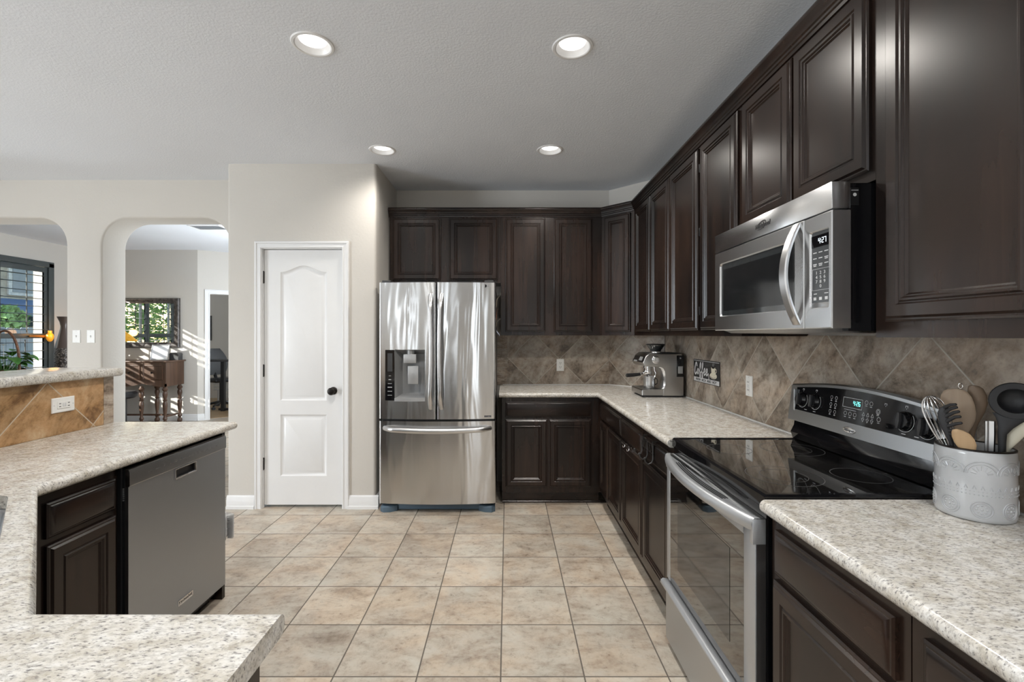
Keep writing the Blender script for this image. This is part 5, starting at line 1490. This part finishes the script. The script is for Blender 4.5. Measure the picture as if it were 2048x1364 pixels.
def utensil(name, label): return thing(name, label, 'utensil', (CX, CY, 0.93), 0, UT)
def put(mb, name, mat, t, angle=50):
    mb.xf(Matrix.Translation((-CX, -CY, -0.93))); return mb.build(name, mat, t, angle)
def low(px, w=0.0):                        # a point on the crock floor under that pixel
    p = ux(px, 950, w); return Vector((p.x, p.y, 0.934))
# whisk
t = utensil('whisk', 'steel balloon whisk with thin wires, leftmost in the grey crock')
m = MB()
base = ux(1901, 898, -0.002)
for k in range(8):
    a = math.pi * k / 8
    tip = ux(1858, 792, -0.002)
    ax = (tip - base).normalized(); sd_ = (RD - ax * RD.dot(ax)).normalized() * math.cos(a) + VD * math.sin(a) * 0.55
    L = (tip - base).length
    pts = []
    for j in range(21):
        g = math.pi * j / 20
        q = math.sin(g)
        hgt = L * spow(math.sin(g), 0.55)
        wdt = 0.030 * -math.cos(g) * (0.35 + 0.65 * spow(math.sin(g), 0.5)) * 1.25
        pts.append(base + ax * hgt + sd_ * wdt)
    m.tube(pts, 0.0010, 6)
put(m, 'wires', 'chrome', t)
m = MB(); m.tube([base + (base - tip).normalized() * -0.004, base + (base - tip).normalized() * 0.10], [0.009, 0.010], 12); put(m, 'handle', 'steel', t)
# big pale wooden spoon
t = utensil('wooden_spoon', 'large pale wooden spoon with a broad round bowl, ringed grain and a hanging ring')
m = MB()
blade_px(m, [(1912, 777.5, 6), (1911, 779, 17), (1911, 783, 25), (1912, 792, 32), (1914, 808, 36.5), (1917, 824, 36), (1920, 838, 31), (1923, 850, 23), (1926, 862, 13), (1928, 875, 8), (1929, 892, 7, 0.006)], 0.022, 0.0045)
blade_px(m, [(1929, 890, 7, 0.006), (1931, 915, 6.5, 0.006)], 0.022)
m.tube([ux(1930, 900, 0.022), low(1938, 0.025)], 0.0062, 10)
put(m, 'spoon', 'spoon_wood', t)
m = MB(); c = ux(1921, 771.5, 0.024)
m.tube([c + RD * 0.0042 * math.cos(R(k * 20)) + Vector((0, 0, 0.0070 * math.sin(R(k * 20)))) for k in range(19)], 0.0011, 6); put(m, 'hanging_ring', 'chrome', t)
# brown spoon behind it
t = utensil('wooden_spoon', 'darker brown wooden spoon standing behind the pale one')
m = MB()
blade_px(m, [(1946, 770.5, 4), (1948, 772, 11), (1951, 777, 16), (1954, 790, 20), (1955, 806, 20.5), (1953, 822, 18), (1949, 838, 13), (1945, 852, 9.5), (1942, 870, 8), (1940, 892, 7)], 0.042, 0.006)
m.tube([ux(1940, 890, 0.042), low(1936, 0.045)], 0.0065, 10)
put(m, 'spoon', 'spoon_brown', t)
# tan spoon in front
t = utensil('wooden_spoon', 'small tan wooden spoon leaning low at the front rim of the crock')
m = MB()
blade_px(m, [(1914, 858, 3), (1916, 860, 11), (1921, 866, 18), (1926, 876, 22), (1931, 888, 21.5), (1935, 900, 16), (1937, 912, 10)], -0.062, 0.0045)
m.tube([ux(1936, 908, -0.062), low(1960, -0.045)], 0.006, 10)
put(m, 'spoon', 'spoon_tan', t)
# black pasta fork
t = utensil('pasta_fork', 'black nylon pasta fork with finger-like prongs in front of the pale wooden spoon')
m = MB()
blade_px(m, [(1893, 812, 5), (1888, 816, 9), (1886, 824, 11), (1886, 834, 11), (1888, 846, 10), (1892, 858, 9), (1897, 870, 7), (1902, 884, 5.5), (1906, 900, 5)], -0.034, 0.004)
for (xa, ya), (xb, yb_), (xc, yc) in (((1889, 815), (1900, 810), (1912, 809)), ((1890, 824), (1903, 817), (1914, 814.5)), ((1891, 833), (1908, 825), (1918, 823)), ((1893, 843), (1910, 834), (1921, 833.5)),
                               ((1895, 853), (1912, 847.5), (1923, 846)), ((1898, 862), (1908, 861), (1914, 861.5)), ((1900, 868), (1908, 870), (1914, 872))):
    m.tube([ux(xa, ya, -0.034), ux(xb, yb_, -0.044), ux(xc, yc, -0.052), ux(xc + 1.5, yc, -0.053)], [0.0052, 0.0042, 0.0034, 0.0016], 8)
m.tube([ux(1906, 898, -0.034), low(1915, -0.03)], 0.0055, 10)
put(m, 'fork', 'dark_rubber', t)
# steel tongs
t = utensil('tongs', 'stainless steel tongs with two long arms, standing between the wooden spoons and the black ladle')
m = MB()
for px, dx, wd in ((1983, 0, 0.002), (1973, -2, 0.020)):
    pts = [ux(px, 842, wd), ux(px, 870, wd), ux(px - 1, 905, wd)]; b = low(px - 10, wd); pts.append(b)
    rings = []
    for i, p in enumerate(pts):
        hw = (0.0075 if wd < 0.01 else 0.0035)
        rings.append([p - RD * hw, p - RD * hw * 0.6 - VD * 0.004, p + RD * hw * 0.6 - VD * 0.004, p + RD * hw, p + RD * hw * 0.6 + VD * 0.003, p - RD * hw * 0.6 + VD * 0.003])
    m.loops(rings)
put(m, 'arm', 'steel', t)
# black ladle
t = utensil('ladle', 'large black nylon ladle with a round bowl, rightmost in the crock')
m = MB()
C = ux(2030, 802, 0.0)
N = 32
tl = Matrix.Rotation(R(0), 3, 'Z')
def lrim(a, r, d): return C + RD * (r * math.cos(a)) + Vector((0, 0, r * 0.98 * math.sin(a))) + VD * d
rings = []
for r, d in ((0.0005, 0.022), (0.016, 0.020), (0.026, 0.012), (0.030, 0.0), (0.032, -0.006), (0.046, -0.006), (0.048, -0.003), (0.046, 0.001), (0.034, 0.003), (0.030, 0.014), (0.018, 0.025), (0.0005, 0.027)):
    rings.append([lrim(2 * math.pi * k / N, r, d) for k in range(N)])
m.loops(rings)
blade_px(m, [(2027, 828, 40, 0.004), (2024, 836, 31, 0.005), (2018, 845, 22, 0.006), (2011, 856, 14, 0.006), (2004.5, 868, 9, 0.006), (2004, 885, 8, 0.006), (2004, 906, 7.5, 0.006)], 0.0)
m.tube([ux(2004, 900, 0.0), low(1990, 0.0)], 0.0065, 10)
put(m, 'ladle', 'dark_rubber', t)
# pale spatula
t = utensil('spatula', 'cream-coloured spatula head at the right rim of the crock, below the black ladle')
m = MB()
blade_px(m, [(2046, 842, 6), (2043, 846, 12), (2038, 855, 17), (2032, 868, 18), (2024, 882, 13), (2016, 896, 7), (2011, 908, 5)], 0.014, 0.005)
m.tube([ux(2011, 905, 0.014), low(1996, 0.03)], 0.006, 10)
put(m, 'head', 'cream', t)
# ------------------------------------------------------------------ far room: sideboard, mirror, lamp and the rest
SX, SY = -5.19, 7.10
sd = thing('sideboard', 'old walnut sideboard on turned legs below the mirror, striped by sunlight', 'sideboard', (SX, SY, 0))
SL = 1.42
m = MB(); m.box(-SL - 0.02, 0.02, -0.02, 0.42, 0.965, 0.988, 0.006); m.build('top', 'walnut', sd)
m = MB(); m.box(-SL, 0.0, 0.0, 0.40, 0.64, 0.965)
n = 24
ap = [(-SL, 0.64), (0, 0.64)] + [(-SL * k / n, 0.64 - 0.05 * abs(math.cos(math.pi * 2 * k / n))) for k in range(n + 1)]
m.prism(ap, 0.0, 0.02, 'y'); m.prism([(0, 0.64), (0.40, 0.64), (0.40, 0.60), (0.0, 0.595)], -0.02, 0.0, 'x'); m.build('case', 'walnut', sd, 0)
for k in range(4):
    x1 = -0.045 - k * 0.345; x0 = x1 - 0.30
    m = MB(); m.frame_rings(x0, x1, 0.70, 0.925, [(0, 0.0), (0, -0.012), (0.012, -0.014), (0.02, -0.006), (0.024, -0.006)]); d_ = m.build('drawer', 'walnut', sd, 25)
    m = MB(); m.lathe([(0.006, -0.006), (0.006, -0.02), (0.016, -0.026), (0.013, -0.036)], ((x0 + x1) / 2, 0, 0.81), 16, 'y'); m.build('knob', 'bronze', d_)
LEG = [(0.020, 0.60), (0.024, 0.58), (0.040, 0.555), (0.030, 0.53), (0.022, 0.52), (0.030, 0.505), (0.034, 0.47), (0.026, 0.43), (0.020, 0.40), (0.034, 0.385), (0.020, 0.37), (0.030, 0.34), (0.033, 0.30), (0.026, 0.22), (0.018, 0.15), (0.020, 0.13), (0.032, 0.10), (0.018, 0.075), (0.034, 0.045), (0.036, 0.02), (0.026, 0.0)]
for x in (-0.04, -0.40, -1.02, -SL + 0.04):
    for y in (0.04, 0.36):
        m = MB(); m.lathe([(r, h) for r, h in LEG][::-1], (x, y, 0), 20); m.build('leg', 'walnut', sd, 50)
m = MB(); m.box(-SL + 0.04, -0.04, 0.185, 0.215, 0.125, 0.15); m.box(-0.055, -0.025, 0.06, 0.34, 0.125, 0.15); m.box(-SL + 0.025, -SL + 0.055, 0.06, 0.34, 0.125, 0.15); m.build('stretcher', 'walnut', sd, 0)
# mirror
M['old_frame'] = plain('weathered_dark_frame', (0.075, 0.066, 0.062), 0.4, 0.3, mottle=0.7, scale=22)
mt_ = NT('mirror_glass'); mt_.set(base=(0.90, 0.92, 0.92), metal=1.0, rough=0.01); M['mirror'] = mt_.m
mr = thing('wall_mirror', 'wide mirror in a dark carved frame above the sideboard, reflecting a window', 'mirror', (-5.275, 7.538, 1.18))
MWD, MH = 1.25, 0.795
m = MB(); m.frame_rings(-MWD, 0, 0, MH, [(0, 0), (0, -0.03), (0.01, -0.045), (0.03, -0.05), (0.06, -0.035), (0.075, -0.04), (0.085, -0.02), (0.088, -0.012)], False); fr_ = m.build('frame', 'old_frame', mr, 30)
m = MB(); rnd = random.Random(8)
for k in range(60):
    q = rnd.random() * 2 * (MWD + MH)
    if q < MWD: c = (-q, MH - 0.045)
    elif q < 2 * MWD: c = (-(q - MWD), 0.045)
    elif q < 2 * MWD + MH: c = (-0.045, q - 2 * MWD)
    else: c = (-MWD + 0.045, q - 2 * MWD - MH)
    m.ball((c[0], -0.042, c[1]), rnd.uniform(0.008, 0.016), sy=0.6, u=8, w=5)
m.build('carving', 'old_frame', fr_, 60)
m = MB(); m.box(-MWD + 0.085, -0.085, -0.014, -0.010, 0.085, MH - 0.085); m.build('glass', 'mirror', mr, 0)
# table lamp: stained-glass shade, mostly behind the pier
M['amber'] = plain('amber_shade_glass', (0.75, 0.38, 0.03), 0.35, mottle=0.25, scale=25, emc=(1.0, 0.48, 0.04), em=0.35)
lp = thing('table_lamp', 'amber glass table lamp on the sideboard, its yellow shade just showing beside the pier', 'lamp', (-6.39, 7.28, 1.025))
m = MB(); m.lathe([(0.075, -0.037), (0.075, 0.012), (0.03, 0.03), (0.018, 0.06), (0.026, 0.11), (0.014, 0.16), (0.012, 0.30)], (0, 0, 0), 24); m.build('base', 'bronze', lp)
m = MB(); m.lathe([(0.20, 0.255), (0.165, 0.29), (0.105, 0.355), (0.045, 0.405), (0.02, 0.412), (0.018, 0.405), (0.10, 0.35), (0.16, 0.285), (0.196, 0.252)], (0, 0, 0), 32); m.build('lamp_shade', 'amber', lp)
# photo frame and the dark block behind it
pfm = thing('framed_photo', 'clear-edged photo in a frame leaning on the sideboard top in the sunlight', 'photo frame', (-5.42, 7.27, 0.9885), 12, rot=(R(-18), 0, R(14)))
m = MB(); m.frame_rings(-0.12, 0.12, 0.004, 0.25, [(0, 0), (0, -0.014), (0.008, -0.016), (0.02, -0.010)], False); m.build('frame', 'silver_plastic', pfm, 25)
m = MB(); m.box(-0.102, 0.102, -0.010, -0.006, 0.022, 0.232); m.build('picture', 'print', pfm, 0)
m = MB(); m.box(-0.03, 0.03, 0.002, 0.006, 0.02, 0.16); m.build('easel_back', 'black_plastic', pfm, 0)
bxm = thing('trinket_box', 'small dark box beside the photo frame on the sideboard', 'box', (-5.255, 7.41, 0.9885))
m = MB(); m.prism([(-0.07, -0.05), (0.07, -0.05), (0.07, 0.05), (-0.07, 0.05)], 0, 0.085); m.build('body', 'gunmetal', bxm, 0)
m = MB(); m.prism([(-0.074, 0.085), (0.074, 0.085), (0.05, 0.115), (-0.05, 0.115)], -0.054, 0.054, 'y'); m.build('lid', 'gunmetal', bxm, 0)
# black stool under the sideboard
so = thing('stool', 'black stool with a padded round seat pushed in front of the sideboard', 'stool', (-5.62, 6.78, 0))
m = MB(); m.lathe([(0.02, 0.47), (0.17, 0.465), (0.20, 0.49), (0.205, 0.53), (0.18, 0.565), (0.10, 0.575), (0.01, 0.575)], (0, 0, 0), 36); m.build('seat', 'black_plastic', so)
m = MB(); m.box(-0.15, 0.01, -0.12, 0.12, 0.03, 0.466, 0.012); m.build('pedestal', 'gunmetal', so)
m = MB(); m.box(-0.19, 0.05, -0.16, 0.16, 0.0, 0.03, 0.008); m.build('base', 'gunmetal', so)

# console by the side window with the plant basket and the vase (top below the bar's line of sight)
cn = thing('console_table', 'low console table behind the raised bar, hidden but for what stands on it', 'table', (-5.95, 5.55, 0))
m = MB(); m.box(-0.30, 0.55, -0.75, 0.75, 0.76, 0.80, 0.005); m.build('top', 'walnut', cn)
for x in (-0.26, 0.50):
    for y in (-0.70, 0.70):
        m = MB(); m.box(x - 0.025, x + 0.025, y - 0.025, y + 0.025, 0, 0.76); m.build('leg', 'walnut', cn, 0)
vs = thing('floor_vase', 'tall dark bronze vase with a mosaic lower half, partly hidden by the pier', 'vase', (-5.738, 6.05, 0.8005))
VP = [(0.085, 0.0), (0.095, 0.02), (0.098, 0.34), (0.095, 0.41)]
M['mosaic'] = None
t = NT('mosaic_relief')
v = t.n('ShaderNodeTexVoronoi'); v.inputs['Scale'].default_value = 55; t.l(t.pos('Object'), v.inputs['Vector'])
t.set(base=t.ramp(v.outputs['Distance'], [(0.2, (0.22, 0.19, 0.165)), (0.6, (0.035, 0.028, 0.024))]), rough=0.35, metal=0.15); t.bump(v.outputs['Distance'], 0.8, 0.01); M['mosaic'] = t.m
m = MB(); m.lathe(VP + [(0.094, 0.415)], (0, 0, 0), 36); m.build('mosaic_band', 'mosaic', vs)
M['vase_brown'] = plain('bronze_glaze', (0.075, 0.052, 0.042), 0.3)
m = MB(); m.lathe([(0.094, 0.415), (0.085, 0.46), (0.060, 0.57), (0.040, 0.66), (0.036, 0.70), (0.044, 0.75), (0.072, 0.82), (0.068, 0.82), (0.040, 0.75), (0.030, 0.70)], (0, 0, 0), 36); m.build('body', 'vase_brown', vs)
M['rattan'] = plain('dark_rattan', (0.16, 0.07, 0.035), 0.6, mottle=0.5, scale=40)
M['leaf'] = plain('glossy_leaf', (0.045, 0.15, 0.02), 0.35, mottle=0.4, scale=12)
pb = thing('plant_basket', 'leafy green plant in a basket with an arched brown handle, by the shuttered window', 'plant', (-5.52, 5.13, 0.8005))
m = MB(); m.lathe([(0.11, 0), (0.15, 0.12), (0.17, 0.20), (0.165, 0.205), (0.14, 0.15), (0.05, 0.14)], (0, 0, 0), 28); m.build('basket', 'rattan', pb)
m = MB(); m.tube([(0.165 * math.cos(R(180 * k / 20)), 0.0, 0.20 + 0.43 * spow(math.sin(R(180 * k / 20)), 0.8)) for k in range(21)], 0.012, 8); m.build('handle', 'rattan', pb)
M['flower'] = plain('pale_petal', (0.75, 0.72, 0.66), 0.5)
m = MB(); rnd = random.Random(12)
def leafm(m, base, d, L, w, droop):
    d = Vector(d).normalized(); sdv = d.cross(Vector((0, 0, 1))).normalized(); up = sdv.cross(d)
    A, Bc, C_ = [], [], []
    for k in range(7):
        q = k / 6; c = Vector(base) + d * L * q + Vector((0, 0, -droop * q * q)); hw = w * math.sin(math.pi * min(0.98, q * 0.92 + 0.06)) ** 0.8
        A.append(c - sdv * hw + up * hw * 0.25); Bc.append(c); C_.append(c + sdv * hw + up * hw * 0.25)
    m.loops([A, Bc, C_], False, False, False)
for k in range(46):
    a = rnd.uniform(0, 2 * math.pi); e = rnd.uniform(0.1, 1.2); r0 = rnd.uniform(0.0, 0.08)
    b = Vector((r0 * math.cos(a), r0 * math.sin(a), 0.17)); tip = b + Vector((math.cos(a) * rnd.uniform(0.05, 0.16), math.sin(a) * rnd.uniform(0.05, 0.16), rnd.uniform(0.02, 0.24)))
    m.tube([b, tip], [0.003, 0.002], 5)
    leafm(m, tip, (math.cos(a), math.sin(a), rnd.uniform(-0.3, 0.5)), rnd.uniform(0.09, 0.15), rnd.uniform(0.035, 0.055), rnd.uniform(0.0, 0.06))
m.build('foliage', 'leaf', pb, 60)
for p in ((0.02, -0.03, 0.47), (0.13, -0.06, 0.24), (0.18, -0.05, 0.27)):
    m = MB()
    for k in range(5): leafm(m, p, (math.cos(k * 1.256), math.sin(k * 1.256), 0.5), 0.045, 0.016, 0.01)
    m.tube([(p[0] * 0.4, p[1] * 0.4, 0.17), p], 0.002, 5); m.build('blossom', 'flower', pb, 60)
# small glowing amber glass lantern hanging at the shutter
al = thing('amber_lantern', 'small glowing amber glass lantern hanging at the edge of the dark shutters', 'lantern', (-6.715, 6.86, 1.315))
M['amber_glow'] = plain('glowing_amber_glass', (0.8, 0.35, 0.03), 0.3, mottle=0.2, scale=30, emc=(1.0, 0.40, 0.02), em=0.35)
m = MB(); m.lathe([(0.012, -0.03), (0.025, -0.02), (0.040, 0.01), (0.046, 0.04), (0.040, 0.075), (0.024, 0.095), (0.024, 0.13), (0.020, 0.13), (0.018, 0.095)], (0, 0, 0), 28); m.build('glass_bowl', 'amber_glow', al)
m = MB(); m.tube([(0.0, 0.0, 0.125), (-0.03, 0.0, 0.15), (-0.06, 0, 0.155)], 0.005, 6); m.build('bracket', 'bronze', al)
m = MB(); m.tube([(-0.058, -0.01, 0.045), (-0.062, -0.10, 0.050), (-0.062, -0.24, 0.052)], [0.022, 0.016, 0.010], 8); M['amber_rail_glow'] = plain('painted_amber_glow', (0.42, 0.17, 0.03), 0.35)
m.build('arm', 'amber_rail_glow', al)  # orange glow on the shutter rail, shaped as a tapered coloured bar
d = bpy.data.lights.new('lantern_light', 'POINT'); d.energy = 1.6; d.color = (1.0, 0.45, 0.08); d.shadow_soft_size = 0.06
o = bpy.data.objects.new('lantern_light', d); o.location = (-6.60, 6.80, 1.42); COL.objects.link(o)

# ------------------------------------------------------------------ office beyond the doorway
oc = thing('office_chair', 'black mesh office chair on castors seen through the far doorway', 'chair', (-5.42, 8.85, 0), 60)
m = MB()
rings = []
for k in range(9):
    q = k / 8; z = 0.62 + 0.50 * q; hw = 0.21 * math.sin(math.pi * (0.22 + 0.62 * q)) + 0.02; yb_ = 0.20 + 0.10 * q ** 2
    rings.append([(-hw, yb_ - 0.03, z), (0, yb_, z), (hw, yb_ - 0.03, z), (hw, yb_ - 0.012, z), (0, yb_ + 0.018, z), (-hw, yb_ - 0.012, z)])
m.loops(rings); m.build('backrest', 'gunmetal', oc, 60)
m = MB(); m.box(-0.24, 0.24, -0.25, 0.20, 0.50, 0.57, 0.03, 3); m.build('seat', 'black_plastic', oc)
for s in (-1, 1):
    m = MB(); m.tube([(s * 0.24, 0.05, 0.53), (s * 0.30, 0.05, 0.60), (s * 0.30, 0.02, 0.72)], 0.018, 8); m.box(s * 0.30 - 0.04, s * 0.30 + 0.04, -0.12, 0.14, 0.715, 0.745, 0.01); m.build('armrest', 'black_plastic', oc)
m = MB(); m.tube([(0, 0, 0.11), (0, 0, 0.50)], 0.03, 12); m.tube([(0, 0.15, 0.50), (0, 0.23, 0.66)], 0.03, 8); m.build('column', 'black_plastic', oc)
for k in range(5):
    a = R(72 * k); m = MB(); m.tube([(0, 0, 0.12), (0.28 * math.cos(a), 0.28 * math.sin(a), 0.075)], [0.03, 0.018], 8); m.build('leg', 'black_plastic', oc)
    m = MB(); m.lathe([(0.028, -0.02), (0.03, 0), (0.028, 0.02)], (0.28 * math.cos(a), 0.28 * math.sin(a), 0.03), 14, 'y'); m.build('castor', 'dark_rubber', oc)
dk = thing('office_desk', 'dark desk edge and leg at the right of the far doorway', 'desk', (-5.20, 8.70, 0), 0)
m = MB(); m.box(-0.36, 0.9, -0.30, 0.02, 0.90, 0.93, 0.004); m.build('top', 'gunmetal', dk)
for x in (0.055, 0.85):
    m = MB(); m.box(x - 0.03, x + 0.03, -0.27, -0.21, 0, 0.90); m.build('leg', 'black_plastic', dk, 0)
m = MB(); m.box(-0.02, 0.9, -0.26, -0.22, 0.02, 0.06); m.build('foot_rail', 'black_plastic', dk, 0)
pc = thing('framed_print', 'narrow black-framed print on the office wall seen through the doorway', 'picture', (-6.45, 10.198, 1.14 + 0.12))
m = MB(); m.frame_rings(-0.22, 0.0, 0, 0.54, [(0, 0), (0, -0.025), (0.004, -0.028), (0.03, -0.028), (0.034, -0.012)], False); m.build('frame', 'black_plastic', pc, 0)
m = MB(); m.box(-0.19, -0.03, -0.014, -0.010, 0.03, 0.51); mt2 = m.build('mount', 'print', pc, 0)
m = MB()
for k in range(9): m.box(-0.14 + 0.01 * (k % 2), -0.08 - 0.008 * (k % 3), -0.0155, -0.0138, 0.09 + k * 0.042, 0.11 + k * 0.042)
m.build('ink', 'gunmetal', mt2, 0)
for k, (z, lab) in enumerate(((0.28, 'upper wire basket behind the office chair'), (0.04, 'lower wire basket near the floor behind the office chair'))):
    wb = thing('wire_basket', lab, 'basket', (-5.70, (9.45, 9.72)[k], z), 0, 'wire baskets in the office')
    m = MB()
    for j in range(10): x = -0.16 + 0.32 * j / 9; m.tube([(x, -0.12, 0.18), (x, -0.10, 0.0), (x, 0.10, 0.0), (x, 0.12, 0.18)], 0.0035, 5)
    for zz in (0.0, 0.06, 0.12, 0.18): m.tube([(-0.17, -0.12, zz), (0.17, -0.12, zz), (0.17, 0.12, zz), (-0.17, 0.12, zz), (-0.17, -0.12, zz)], 0.004, 5)
    m.build('wires', 'silver_plastic', wb, 0)
    if k == 0:
        for x in (-0.15, 0.15):
            m = MB(); m.box(x - 0.008, x + 0.008, -0.01, 0.01, -0.28, 0.0); m.build('stand', 'silver_plastic', wb, 0)
# office floorboards
M['boards'] = wood('tan_floorboards', (0.26, 0.17, 0.09), (0.40, 0.28, 0.16), 0.35, 'x', coat=0.1)
m = MB(); m.prism([(-6.8, 7.72), (-4.9, 7.75), (-2.4, 9.5), (-2.4, 10.2), (-6.8, 10.2)], 0.0, 0.006); struct(m.build('floor_office', 'boards', None, 0))
